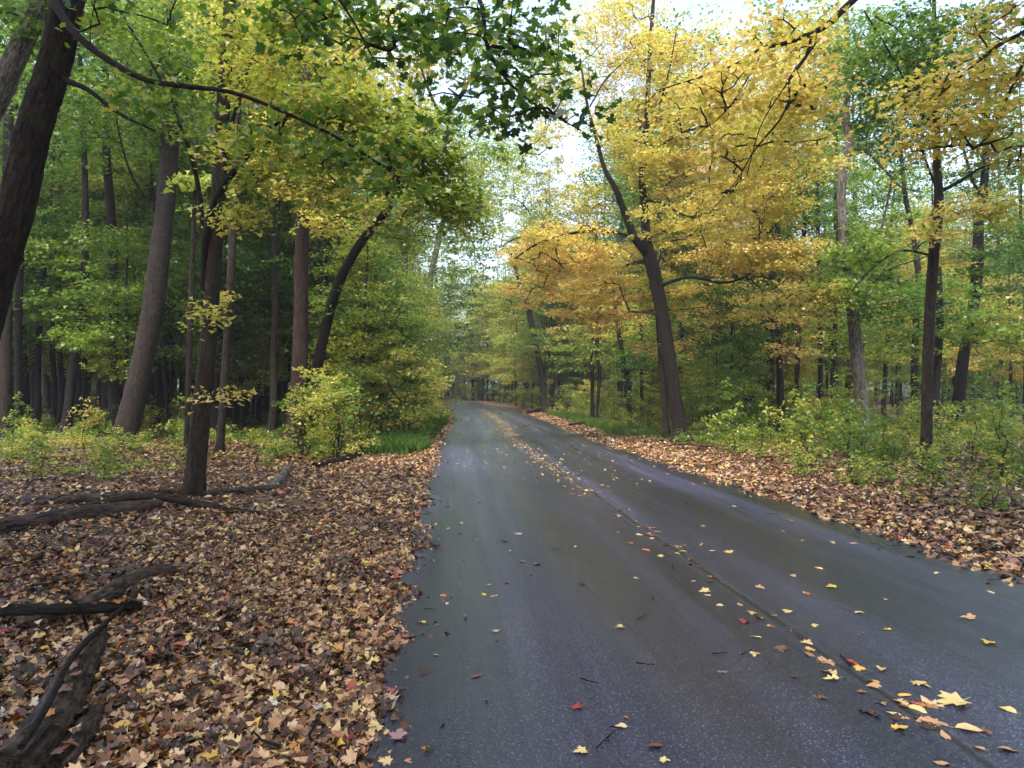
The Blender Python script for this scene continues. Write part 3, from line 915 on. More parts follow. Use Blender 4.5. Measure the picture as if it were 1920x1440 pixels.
for k, (L, lab, bk, bl) in enumerate([
    ([(1022, 756, 52, 11), (1015, 700, 52, 11), (1004, 640, 52, 11), (990, 580, 52, 10), (972, 520, 52, 8), (955, 470, 52, 5)], 'far slanting trunk right of the road bend leaning left across the pale green trees', BARK,
     [px_blob(975, 560, 52, 50, 60, 2, 26, .55), px_blob(1000, 640, 50, 50, 25, 2, 26, .40), px_blob(960, 420, 54, 60, 80, 3, 95, .58), px_blob(1010, 300, 54, 60, 70, 3, 60, .60), px_blob(940, 570, 54, 50, 40, 3, 60, .50), px_blob(1040, 180, 54, 60, 70, 3, 40, .64), px_blob(960, 300, 60, 50, 60, 3, 60, .50), px_blob(1060, 120, 52, 70, 80, 3, 70, .60), px_blob(1000, 200, 52, 60, 60, 3, 40, .54)]),
    ([(1182, 762, 33, 10), (1176, 710, 33, 10), (1166, 660, 33, 9), (1158, 610, 33, 8), (1150, 540, 33, 6)], 'black leaning pole-like trunk left of the golden maple, leaves around its foot', BARK_DARK,
     [px_blob(1160, 600, 33, 50, 40, 1.5, 30, .76), px_blob(1190, 680, 32, 40, 40, 1.5, 26, .30)]),
    ([(1111, 745, 40, 7), (1110, 680, 40, 7), (1109, 600, 40, 6), (1108, 520, 40, 4)], 'left and straighter of two thin stems beside each other right of the road', BARK_DARK,
     [px_blob(1105, 590, 40, 60, 50, 1.5, 30, .70), px_blob(1080, 660, 39, 50, 50, 1.5, 36, .42)]),
    ([(1118, 760, 38, 5), (1124, 700, 38, 7), (1118, 660, 38, 7), (1124, 600, 38, 6), (1127, 540, 38, 4)], 'right and wavier of two thin stems beside each other right of the road', BARK_DARK,
     [px_blob(1130, 540, 38, 60, 40, 1.5, 30, .76), px_blob(1150, 650, 37, 40, 40, 1.5, 24, .40)]),
    ([(1204, 758, 36, 6), (1202, 650, 36, 6), (1200, 540, 36, 4)], 'very thin upright stem between the leaning pole-like trunk and the golden maple', BARK_DARK,
     [px_blob(1200, 600, 36, 40, 50, 1.5, 22, .60)]),
    ([(1046, 745, 55, 8), (1040, 705, 55, 8), (1030, 660, 55, 7), (1016, 600, 55, 5)], 'short leaning trunk half hidden by shrubs right of the far slanting trunk', BARK,
     [px_blob(1035, 640, 55, 40, 30, 2, 20, .76)]),
    ([(1565, 790, 26, 8), (1562, 700, 28, 8), (1566, 600, 28, 7), (1568, 500, 28, 6), (1570, 420, 28, 4)], 'thin dark trunk just left of the grey mottled trunk', BARK_DARK,
     [px_blob(1560, 620, 27, 50, 60, 1.5, 30, .50)]),
    ([(1592, 760, 30, 13), (1594, 690, 30, 12), (1600, 640, 30, 10), (1625, 560, 30, 8), (1640, 500, 30, 6)], 'dark trunk half hidden behind the grey mottled trunk', BARK_DARK,
     [px_blob(1630, 620, 29, 60, 50, 1.5, 30, .36)]),
    ([(1750, 800, 24, 16), (1756, 700, 24, 15), (1762, 600, 24, 13), (1760, 500, 24, 9)], 'shaded trunk directly behind the smooth brown trunk', BARK_DARK,
     [px_blob(1770, 560, 24, 50, 60, 1.5, 34, .30)]),
]):
    hero('slender_tree', lab, L, blobs=bl, bark=bk, leaf=.14 if L[0][2] < 45 else .19, per=34, R=.65, seed=60 + k, sides=10)

for k, (L, lab, bk, bl) in enumerate([
    ([(8, 826, 24, 24), (10, 650, 24, 22), (14, 450, 24, 20), (16, 200, 24, 16)], 'stout grey brown trunk standing upright against the left edge of the photo', BARK,
     [px_blob(60, 330, 25, 80, 90, 2, 40, .32)]),
    ([(36, 818, 25, 14), (34, 640, 25, 13), (40, 420, 25, 12), (50, 150, 25, 9)], 'slim dark trunk next to the stout trunk at the left edge', BARK_DARK,
     [px_blob(90, 420, 25, 70, 50, 1.5, 30, .30)]),
    ([(124, 815, 25, 18), (136, 700, 25, 16), (152, 600, 25, 15), (160, 500, 25, 14), (158, 300, 25, 10), (150, 100, 25, 7)], 'black trunk leaning right between the left edge and the massive leaning trunk', BARK_DARK,
     [px_blob(130, 560, 24.5, 70, 30, 1.2, 26, .38), px_blob(110, 470, 24.5, 90, 30, 1.2, 26, .36), px_blob(150, 640, 24.5, 50, 25, 1.0, 10, .46)]),
    ([(70, 805, 28, 11), (74, 600, 28, 10), (92, 400, 28, 9), (104, 200, 28, 7)], 'dark pole between the slim dark trunk and the black leaning one', BARK_DARK,
     [px_blob(110, 300, 28, 60, 80, 2, 34, .34)]),
    ([(214, 768, 34, 20), (212, 600, 34, 17), (205, 400, 34, 14), (200, 200, 34, 10)], 'shaded broad trunk just left of the foot of the massive leaning trunk', BARK,
     [px_blob(200, 420, 34, 80, 80, 2.5, 44, .30)]),
    ([(283, 780, 32, 14), (287, 600, 32, 13), (292, 400, 32, 11)], 'dark trunk peeping out right of the massive leaning trunk', BARK_DARK,
     [px_blob(260, 480, 33, 60, 60, 2, 30, .30)]),
    ([(348, 862, 17, 9), (354, 700, 17, 10), (360, 520, 17, 9), (366, 330, 17, 7), (368, 200, 17, 5)], 'thin grey trunk just left of the lone forked trunk', BARK,
     [px_blob(380, 360, 17, 30, 50, .8, 10, .48)]),
    ([(322, 775, 36, 6), (324, 600, 36, 6), (326, 450, 36, 5)], 'very thin straight stem midway between the massive trunk and the forked trunk', BARK_DARK,
     [px_blob(330, 520, 36, 50, 60, 2, 26, .32)]),
    ([(440, 770, 30, 11), (446, 620, 30, 10), (448, 450, 30, 9)], 'dim trunk right behind the slim trunk beside the forked trunk', BARK_DARK,
     [px_blob(470, 520, 30, 60, 60, 2, 34, .30)]),
    ([(485, 745, 38, 9), (486, 600, 38, 8), (488, 450, 38, 7)], 'dim pole midway between the slim trunk and the tall reddish trunk', BARK_DARK,
     [px_blob(500, 600, 37, 50, 70, 2, 40, .36)]),
    ([(633, 735, 36, 11), (634, 600, 36, 10), (638, 450, 36, 8)], 'dark trunk in the leaves between the tall reddish trunk and the vine-hung trunk', BARK_DARK,
     [px_blob(650, 480, 36, 50, 60, 2, 34, .42)]),
]):
    hero('slender_tree', lab, L, blobs=bl, bark=bk, leaf=.15, per=30, R=.55, seed=80 + k, sides=10)

# yellow maple whose trunk stands beyond the right edge; its long boughs hang into the top right of the picture
hero('maple_tree', 'maple at the top right whose dark yellow-leaved boughs hang over the road',
     [(2120, 1010, 8.2, 50), (2110, 600, 8.2, 44), (2100, 200, 8.2, 40), (2085, -100, 8.2, 34), (2060, -380, 8.2, 26)],
     limbs=[[(2090, -60, 8.2, 22), (1900, -160, 8, 17), (1740, -110, 7.8, 15), (1600, 0, 7.6, 13), (1560, 40, 7.6, 12), (1524, 62, 7.5, 10), (1470, 82, 7.5, 8), (1430, 90, 7.5, 7), (1370, 125, 7.5, 4), (1290, 152, 7.5, 3), (1230, 170, 7.5, 2)],
            [(1522, 64, 7.5, 6), (1512, 105, 7.4, 6), (1480, 147, 7.4, 5), (1480, 185, 7.4, 4), (1462, 225, 7.4, 4), (1416, 280, 7.4, 3), (1380, 340, 7.4, 2), (1330, 400, 7.4, 1.5)],
            [(1432, 92, 7.5, 4), (1400, 150, 7.4, 3), (1360, 210, 7.4, 2), (1310, 250, 7.4, 1.5)],
            [(1512, 108, 7.4, 3), (1460, 180, 7.3, 3), (1425, 240, 7.3, 2), (1400, 330, 7.3, 1.5)],
            [(2100, 250, 8.2, 16), (1990, 60, 7.8, 12), (1900, 70, 7.5, 8), (1830, 120, 7.3, 6), (1760, 180, 7.2, 3)],
            [(1990, 60, 7.8, 8), (1925, 110, 7.4, 6), (1890, 180, 7.3, 5), (1850, 260, 7.2, 3), (1800, 290, 7.2, 2)]],
     blobs=[px_blob(1420, 190, 7.6, 149, 121, .8, 57, 0.75, .04), px_blob(1310, 190, 7.7, 103, 77, .6, 23, 0.76, .04), px_blob(1500, 160, 7.6, 69, 99, .5, 18, 0.73, .04), px_blob(1440, 60, 7.6, 103, 44, .5, 15, 0.74, .04), px_blob(1360, 330, 7.6, 69, 66, .5, 9, 0.75, .04),
            px_blob(1800, 190, 7.4, 103, 99, .6, 47, 0.69, .05), px_blob(1880, 90, 7.4, 80, 99, .6, 33, 0.67, .05), px_blob(1740, 240, 7.3, 57, 55, .4, 12, 0.75, .04), px_blob(1890, 280, 7.3, 69, 66, .5, 15, 0.67, .05), px_blob(1850, -120, 8, 287, 110, 1.5, 18, 0.64)],
     bark=BARK, limb_mat=BARK_DARK, leaf=.070, per=22, R=.36, lod=MAPLE, seed=40, tilt=.5, seg=.3, sides=20)

# ------------------------------------------------------------------ repeated trees of the wood
def copy_tree(o):
    c = o.copy()
    COL.objects.link(c)
    for ch in o.children:
        d = ch.copy()
        COL.objects.link(d)
        d.parent = c
    return c


def proto_tree(seed, h, r0, crown, leaf, per, R, bark, lean=.04, name='woodland_tree', lod=KITE, twig=True):
    rng = np.random.default_rng(seed)
    zz = np.linspace(-.2, h, 12)
    wob = np.cumsum(rng.normal(0, lean * h / 12, (12, 2)), 0)
    wob -= wob[0]
    rad = r0 * np.interp(zz / h, [-.1, 0, .05, .5, 1], [1.5, 1.35, 1.05, .7, .15])
    tr = np.column_stack([wob, zz, rad])
    TR = resample(tr, .35)
    T = Tubes()
    T.add(TR[:, :3], TR[:, 3], 12, .06, rng, lobes=4)
    root = empty(name, (0, 0, 0), '-', 'tree')
    bl = []
    for (z, rr, hz, n, tint) in crown:
        ax = np.array([np.interp(z, TR[:, 2], TR[:, 0]), np.interp(z, TR[:, 2], TR[:, 1])])
        for q in range(3):
            a = rng.uniform(0, 6.28)
            bl.append(((ax[0] + math.cos(a) * rr * .45, ax[1] + math.sin(a) * rr * .45, z + rng.normal(0, hz * .3)), (rr * .75, rr * .75, hz), n // 3, tint + rng.normal(0, .03), .06))
    cm = build_crown(bl, TR[::2, :3], rng, leaf, per, R, lod, twig=twig, sides=3, seg=1.0, T=T)
    tm = T.mesh('trunk')
    tm.materials.append(bark)
    tm.materials.append(TWIG)
    link('trunk', tm, None, root)
    link('crown', cm, FOL, root)
    return root


PROT = {}
# tall canopy trees: bare below, crown from about 7 m
for k, (tint, bark) in enumerate([(.31, BARK), (.38, BARK_RED), (.27, BARK_DARK), (.47, BARK), (.62, BARK)]):
    PROT['tall%d' % k] = [proto_tree(100 + k, 22 + k * .7, .19 + .05 * (k % 3), [(7.5, 2.6, 1.2, 75, tint), (11.5, 3.6, 2.2, 150, tint + .04), (16, 3.6, 2.6, 165, tint + .05), (20, 2.6, 2.0, 75, tint + .05)], .20, 30, .9, bark), 0]
# broad trees: leafy from just over head height right to the top
for k, (tint, bark) in enumerate([(.31, BARK_DARK), (.38, BARK), (.47, BARK), (.56, BARK)]):
    PROT['broad%d' % k] = [proto_tree(110 + k, 15 + k, .13, [(3.9, 2.8, .7, 60, tint + .06), (5.8, 3.6, 1.0, 110, tint + .02), (8.5, 3.8, 1.4, 120, tint), (11.5, 3.2, 1.5, 105, tint), (14.2, 2.0, 1.2, 45, tint)], .19, 30, .8, bark, name='broad_tree'), 0]
for k, bark in enumerate([BARK_DARK, BARK, BARK_DARK]):
    PROT['pole%d' % k] = [proto_tree(115 + k, 19 + k, .11 + .03 * k, [(10, 1.6, 1.0, 30, .34), (14, 2.2, 2.0, 75, .36), (18, 1.6, 1.5, 45, .38)], .19, 26, .75, bark, name='pole_tree', lean=.05), 0]
# understorey trees: leafy from head height
for k, (tint, bark) in enumerate([(.27, BARK_DARK), (.34, BARK), (.42, BARK_DARK), (.52, BARK), (.68, BARK_DARK)]):
    PROT['low%d' % k] = [proto_tree(120 + k, 8.5 + .6 * k, .07 + .01 * k, [(3.1, 1.6, .5, 30, tint + .06), (4.4, 2.2, .8, 66, tint), (6.3, 2.2, 1.1, 75, tint), (8.3, 1.6, 1.0, 42, tint)], .14, 34, .55, bark, lean=.03, lod=STAR, name='young_tree'), 0]


# bushes and saplings
def proto_bush(seed, h, w, tiers, n, leaf, per, R, tint, sd=.08, stems=4, lod=STAR, name='shrub'):
    rng = np.random.default_rng(seed)
    root = empty(name, (0, 0, 0), '-', name)
    sk = []
    T = Tubes()
    for s in range(stems):
        a = rng.uniform(0, 6.28)
        rr = rng.uniform(.05, .5) * w * (stems > 1)
        top = np.array([math.cos(a) * rr, math.sin(a) * rr, h * rng.uniform(.7, 1)])
        st = np.array([top[0] * .25, top[1] * .25, -.08])
        t = np.linspace(0, 1, 6)[:, None]
        p = st * (1 - t) + top * t
        p[1:-1] += rng.normal(0, .03 * h, (4, 3)) * np.array([1, 1, .3])
        T.add(p, np.linspace(.012 + .004 * h, .004, 6), 5)
        sk.append(p)
    bl = []
    for q in range(tiers):
        f = (q + .6) / tiers
        z = h * (.12 + .85 * f)
        ww = w * (1 - .55 * f ** 2)
        for sub in range(3):
            f_ = rng.uniform(.35, 1.15)
            bl.append(((rng.normal(0, .42 * ww), rng.normal(0, .42 * ww), z + rng.normal(0, .1 * h)), (ww * .6 * f_, ww * .6 * f_, h * .3 / tiers), max(1, int(n / tiers / 3 * f_ * 1.4)), tint + rng.normal(0, .04), sd))
    cm = build_crown(bl, np.vstack(sk), rng, leaf, per, R, lod, sides=3, seg=.4, T=T)
    tm = T.mesh('stem')
    tm.materials.append(TWIG)
    tm.materials.append(TWIG)
    link('stem', tm, None, root)
    link('foliage', cm, FOL, root)
    return root


for k, tint in enumerate([.36, .47, .55, .64]):
    PROT['bush%d' % k] = [proto_bush(140 + k, 2.3, 1.35, 6, 66, .12, 24, .36, tint, .10, 6), 0]
    PROT['sap%d' % k] = [proto_bush(150 + k, 1.7, .55, 5, 20, .11, 22, .26, tint, .06, 1, name='sapling'), 0]
    PROT['herb%d' % k] = [proto_bush(160 + k, .75, .55, 3, 20, .10, 16, .24, tint - .02, .08, 3, name='low_shrub'), 0]

PLACED = []


def put(key, x, y, label, group, s=1.0, rot=None, rng=RNG, dz=0.0, cat=None):
    proto, used = PROT[key]
    o = proto if not used else copy_tree(proto)
    PROT[key][1] += 1
    o.location = (x, y, gz1(x, y) - .03 + dz)
    o.rotation_euler = (rng.normal(0, .02), rng.normal(0, .02), rng.uniform(0, 6.28) if rot is None else rot)
    o.scale = (s, s, s * rng.uniform(.92, 1.1))
    tag(o, label, cat, group)
    PLACED.append((x, y))
    return o


def xy(px, d):
    return (px - 960) / FPX * d, d


HERO_XY = [(o.location.x, o.location.y) for o in bpy.data.objects if o.type == 'EMPTY' and o.name.startswith(('maple_tree', 'slender_tree'))]


def scatter(n, test, keys, label, group, mind, srange, ylo, yhi, xlo, xhi, seed, cat, wide=.86):
    rng = np.random.default_rng(seed)
    mine = []
    tries = 0
    while len(mine) < n and tries < n * 80:
        tries += 1
        y = rng.uniform(ylo ** 1.6, yhi ** 1.6) ** (1 / 1.6)
        x = rng.uniform(max(xlo, -wide * y - 3), min(xhi, wide * y + 3))
        u = road_u([x], [y])[0]
        if not test(u, x, y):
            continue
        if any((x - a) ** 2 + (y - b_) ** 2 < mind * mind for a, b_ in mine):
            continue
        if any((x - a) ** 2 + (y - b_) ** 2 < .8 for a, b_ in HERO_XY):
            continue
        mine.append((x, y))
        key = keys[int(rng.integers(len(keys)))]
        lab = label(key, u, y) if callable(label) else label
        put(key, x, y, lab, group, rng.uniform(*srange), None, rng, cat=cat)
    return mine


LEAFC = {'0': 'green', '1': 'green', '2': 'dark green', '3': 'yellow green', '4': 'yellow'}
LOWC = {'0': 'dark green', '1': 'green', '2': 'light green', '3': 'yellow green', '4': 'golden'}
BUSHC = {'0': 'green', '1': 'yellow green', '2': 'greenish yellow', '3': 'golden yellow'}

ORD = ['leftmost', 'second from the left', 'third from the left', 'fourth from the left', 'fifth from the left', 'sixth from the left', 'seventh from the left', 'eighth from the left', 'ninth from the left', 'tenth from the left'] + ['%s from the left' % w for w in ('eleventh', 'twelfth', 'thirteenth', 'fourteenth', 'fifteenth', 'sixteenth', 'seventeenth', 'eighteenth', 'nineteenth', 'twentieth')]
MARKS = [(o.location.x / o.location.y * FPX + 960, o.location.y, n_) for o in bpy.data.objects if o.type == 'EMPTY' and not o.parent
         for k_, n_ in (('thick brown trunk leaning in', 'the leftmost leaning trunk'), ('massive brown', 'the massive leaning trunk'), ('straight dark trunk standing alone', 'the lone forked trunk'),
                        ('tall straight reddish', 'the tall reddish trunk'), ('bare brown trunk', 'the vine-hung trunk'), ('pale far trunk', 'the pale far trunk'), ('golden maple', 'the golden maple trunk'),
                        ('far slanting', 'the far slanting trunk'), ('black leaning pole', 'the leaning black trunk'), ('straight black trunk', 'the straight black trunk'), ('crooked pale', 'the crooked grey trunk'),
                        ('tall smooth', 'the smooth brown trunk'), ('dark leaning trunk near', 'the kinked leaning trunk'), ('left and straighter', 'the two thin stems')) if str(o.get('label', '')).startswith(k_)]
PENDING = []


def scatter(n, test, keys, what, group, mind, srange, ylo, yhi, xlo, xhi, seed, cat, wide=.80):
    rng = np.random.default_rng(seed)
    mine = []
    tries = 0
    while len(mine) < n and tries < n * 120:
        tries += 1
        y = rng.uniform(ylo ** 1.6, yhi ** 1.6) ** (1 / 1.6)
        x = rng.uniform(max(xlo, -wide * y - 2), min(xhi, wide * y + 2))
        u = road_u([x], [y])[0]
        if not test(u, x, y):
            continue
        if any((x - a) ** 2 + (y - b_) ** 2 < mind * mind for a, b_ in mine):
            continue
        if any((x - a) ** 2 + (y - b_) ** 2 < .8 for a, b_ in HERO_XY):
            continue
        px = x / y * FPX + 960
        if cat == 'tree' and 'verge' not in group and any(abs(px - m_[0]) < (max(58, 1.7 / y * FPX) if y > 14 else 26) and y < m_[1] for m_ in MARKS):
            continue
        mine.append((x, y))
        key = keys[int(rng.integers(len(keys)))]
        o = put(key, x, y, '-', group, rng.uniform(*srange), None, rng, cat=cat)
        PENDING.append((o, what(key), px, y))
    return mine


def name_pending():
    """colour and kind + the nearest landmark trunk in the picture; look-alikes at one landmark are told apart by their order from the left"""
    buckets = {}
    for o, w, px, y in PENDING:
        mk = min(MARKS, key=lambda m_: abs(m_[0] - px) + .6 * abs(m_[1] - y))
        rel = 'behind' if y > mk[1] + 6 and abs(px - mk[0]) < 70 else 'left of' if px < mk[0] else 'right of'
        if y > mk[1] + 22:
            rel = 'far behind'
        buckets.setdefault('%s %s %s' % (w, rel, mk[2]), []).append((px, o))
    for k_, v in buckets.items():
        v.sort(key=lambda t: t[0])
        for i_, (_, o) in enumerate(v):
            if len(v) == 1:
                o['label'] = k_
            elif i_ < 20:
                o['label'] = k_ + ', ' + ORD[i_]
            else:
                o['label'] = k_ + ', towards the right'


POLE = {'0': 'thin dark bare-stemmed', '1': 'brown bare-stemmed', '2': 'stout dark bare-stemmed'}
TALL = {'0': 'tall green', '1': 'tall red-barked green', '2': 'tall dark green', '3': 'tall yellow green', '4': 'tall yellow'}
LOWC = {'0': 'dark green young', '1': 'green young', '2': 'light green young', '3': 'yellow green young', '4': 'golden young'}
BROADC = {'0': 'broad dark green', '1': 'broad green', '2': 'broad light green', '3': 'broad yellow green'}


def treename(k):
    return {'t': TALL, 'l': LOWC, 'b': BROADC, 'p': POLE}[k[0]][k[-1]] + ' tree'


BUSHC = {'0': 'green', '1': 'yellow green', '2': 'greenish yellow', '3': 'golden yellow'}
bushname = lambda w: (lambda k: BUSHC[k[-1]] + ' ' + w)

# deep wood on the left
scatter(56, lambda u, x, y: u < -7.5, ['tall0', 'tall1', 'tall2', 'tall0', 'tall2', 'tall3'], treename, 'trees of the left wood', 1.7, (.75, 1.15), 25, 85, -75, 0, 201, 'tree')
scatter(26, lambda u, x, y: u < -7.5, ['broad1', 'broad2', 'broad0', 'broad2'], treename, 'trees of the left wood', 2.6, (.7, 1.1), 30, 80, -60, 0, 221, 'tree')
scatter(66, lambda u, x, y: u < -6.5, ['low0', 'low1', 'low0', 'low2', 'low1', 'low3'], treename, 'trees of the left wood', 1.6, (.75, 1.2), 19, 70, -56, 0, 202, 'tree')
scatter(64, lambda u, x, y: u < -7.0, ['pole0', 'pole1', 'pole0', 'pole2'], treename, 'bare-stemmed trees of the left wood', 1.2, (.8, 1.15), 23, 62, -52, 0, 231, 'tree')
# deep wood on the right
scatter(22, lambda u, x, y: u > 8.0, ['pole0', 'pole1', 'pole0', 'pole2'], treename, 'bare-stemmed trees of the right wood', 1.6, (.7, 1.1), 28, 62, 0, 52, 232, 'tree')
scatter(40, lambda u, x, y: u > 12, ['broad1', 'broad0', 'broad2', 'tall1', 'tall3'], treename, 'trees far back in the right wood', 3.5, (.9, 1.3), 78, 140, 22, 115, 233, 'tree')
scatter(30, lambda u, x, y: u > 9, ['tall0', 'tall1', 'tall3', 'tall4', 'tall2'], treename, 'trees of the right wood', 2.6, (.7, 1.1), 32, 95, 0, 80, 203, 'tree')
scatter(26, lambda u, x, y: u > 8, ['broad0', 'broad1', 'broad1', 'broad2'], treename, 'trees of the right wood', 3.0, (.7, 1.1), 36, 90, 0, 70, 223, 'tree')
scatter(62, lambda u, x, y: u > 5.5 + (y < 30) * 2.5, ['low1', 'low2', 'low3', 'low4', 'low0', 'low3'], treename, 'trees of the right wood', 1.9, (.55, 1.05), 26, 80, 0, 64, 204, 'tree')
# the far bend and the closed wood behind it
scatter(30, lambda u, x, y: 3.9 < abs(u) < 11 and y > 46, ['low1', 'low2', 'low3', 'low0', 'low2'], treename, 'trees round the far bend', 2.0, (.8, 1.3), 46, 112, -40, 14, 205, 'tree')
scatter(30, lambda u, x, y: abs(u) > 5.4 and y > 52 and u < 14, ['broad3', 'broad2', 'broad1', 'broad3', 'broad2'], treename, 'trees round the far bend', 3.0, (.8, 1.2), 52, 116, -40, 16, 225, 'tree', .45)
scatter(40, lambda u, x, y: abs(u) > 5 and y > 90, ['tall0', 'tall1', 'tall3', 'tall2', 'broad2'], treename, 'trees beyond the far bend', 3.0, (.85, 1.15), 92, 145, -60, 40, 206, 'tree', .45)
scatter(16, lambda u, x, y: abs(u) > 5 and y > 100, ['tall0', 'tall1', 'tall3', 'tall2'], treename, 'trees beyond the far bend', 6.0, (.85, 1.15), 100, 140, -110, 110, 216, 'tree')

scatter(52, lambda u, x, y: u > 4.6 or u < -4.6, ['broad1', 'broad2', 'broad3', 'broad2'], treename, 'trees beyond the far bend', 2.6, (1.0, 1.5), 98, 146, -62, 34, 217, 'tree', .5)
scatter(26, lambda u, x, y: 5 < abs(u) < 11, ['tall1', 'tall3', 'tall3', 'broad2', 'broad3'], treename, 'trees round the far bend', 2.6, (.85, 1.1), 52, 96, -30, 14, 227, 'tree', .3)
scatter(30, lambda u, x, y: abs(u) > 4.2, ['bush1', 'bush0', 'bush1', 'bush2'], bushname('shrub'), 'shrubs by the far bend', 1.5, (1.2, 2.0), 108, 140, -60, 10, 228, 'shrub')
scatter(26, lambda u, x, y: -7.5 < u < -4.4, ['low2', 'low3', 'low1', 'low3'], treename, 'young trees on the left verge', 1.4, (.35, .85), 24, 60, -14, 0, 234, 'tree')
scatter(34, lambda u, x, y: u < -12, ['bush0', 'bush1', 'bush0'], bushname('shrub'), 'shrubs far back in the left wood', 1.8, (1.3, 2.1), 58, 100, -80, -8, 235, 'shrub')
scatter(44, lambda u, x, y: u > 12, ['bush0', 'bush1', 'bush0'], bushname('shrub'), 'shrubs far back in the right wood', 1.8, (1.3, 2.1), 58, 105, 0, 84, 236, 'shrub')
scatter(12, lambda u, x, y: 6.5 < u < 16, ['low3', 'low2', 'low4'], treename, 'young trees behind the right shrubs', 2.0, (.3, .5), 24, 46, 0, 34, 241, 'tree')
# shrubs
scatter(60, lambda u, x, y: -7.0 < u < -3.9 - (y < 24) * .8, ['bush0', 'bush2', 'bush3', 'bush1', 'bush2'], bushname('shrub'), 'shrubs along the left verge', .8, (.7, 1.15), 17, 60, -20, 0, 207, 'shrub')
scatter(80, lambda u, x, y: 4.6 + (y < 40) * 1.2 < u < 14, ['bush1', 'bush0', 'bush2', 'bush1', 'bush2'], bushname('shrub'), 'shrubs in the right undergrowth', .9, (.45, .95), 22, 80, 0, 40, 208, 'shrub')
scatter(30, lambda u, x, y: 3.6 < abs(u) < 9, ['bush1', 'bush0', 'bush1', 'bush2'], bushname('shrub'), 'shrubs by the far bend', 1.2, (.9, 1.5), 60, 112, -40, 12, 218, 'shrub')
scatter(80, lambda u, x, y: 4.8 < u < 22, ['sap1', 'sap0', 'sap0', 'sap2', 'sap1'], bushname('sapling'), 'saplings right of the road', .6, (.5, 1.1), 13, 34, 0, 28, 209, 'sapling')
scatter(34, lambda u, x, y: u < -5.0, ['sap1', 'sap0', 'sap1', 'sap2', 'sap3'], bushname('sapling'), 'saplings of the left wood', .9, (.4, .8), 12.5, 34, -30, 0, 210, 'sapling')
scatter(112, lambda u, x, y: u > 4.4, ['herb0', 'herb1', 'herb2', 'herb1', 'herb2', 'herb0'], bushname('seedling clump'), 'low shrubs right of the road', .5, (.5, 1.0), 8, 34, 0, 28, 211, 'low shrub')
scatter(84, lambda u, x, y: u < -4.2 and not (y < 14 and u > -7), ['herb1', 'herb2', 'herb1', 'herb0', 'herb2'], bushname('seedling clump'), 'low shrubs of the left wood', .6, (.45, .85), 12.2, 34, -30, 0, 212, 'low shrub')
# the wood goes on beside and behind the camera and shades both verges
for k, (x, y) in enumerate([(-7.5, -3.5), (-11, 2.5), (-13, 8), (-9, -8), (-15, -2), (9.5, -3), (12, 3), (14.5, 8.5), (10, -9), (16, -4),
                          (-8.2, 0.0), (6.4, 2.4), (8.6, 6.6), (6.0, -3.2), (-3.6, -4.0), (7.0, -8.5)]):
    put(['tall0', 'tall1', 'tall2'][k % 3], x, y, '%s tree standing beside the road %s the picture, %s' % (['tall green', 'tall red-barked green', 'tall dark green'][k % 3], 'left of' if x < 0 else 'right of', ORD[k]), 'trees beside the viewpoint', .95, None, np.random.default_rng(k), cat='tree')
name_pending()
for key, (proto, used) in list(PROT.items()):
    if not used:
        for ch in list(proto.children):
            bpy.data.objects.remove(ch)
        bpy.data.objects.remove(proto)


# ------------------------------------------------------------------ leaf litter
def frustum(x, y, m=1.2):
    return (y > 1.0) & (np.abs(x) < .76 * y + m)


def vnoise(x, y, s):
    return (np.sin(x * s + 1.7 * np.sin(y * s * .7)) + np.sin(y * s * 1.3 + 1.1 * np.sin(x * s * .9 + 2)) + np.sin((x + y) * s * .53 + 4)) / 3


def litter_tint(n, rng, brown=.5):
    t = rng.choice([.10, .22, .33, .42, .50, .58, .65, .72, .78, .84, .90, .94, 1.0], n,
                   p=np.array([.15, .13, .13, .13, .14, .12, .08, .05, .022, .02, .008, .012, .008]) / 1.0)
    return np.clip(t + rng.normal(0, .03, n), 0, 1)


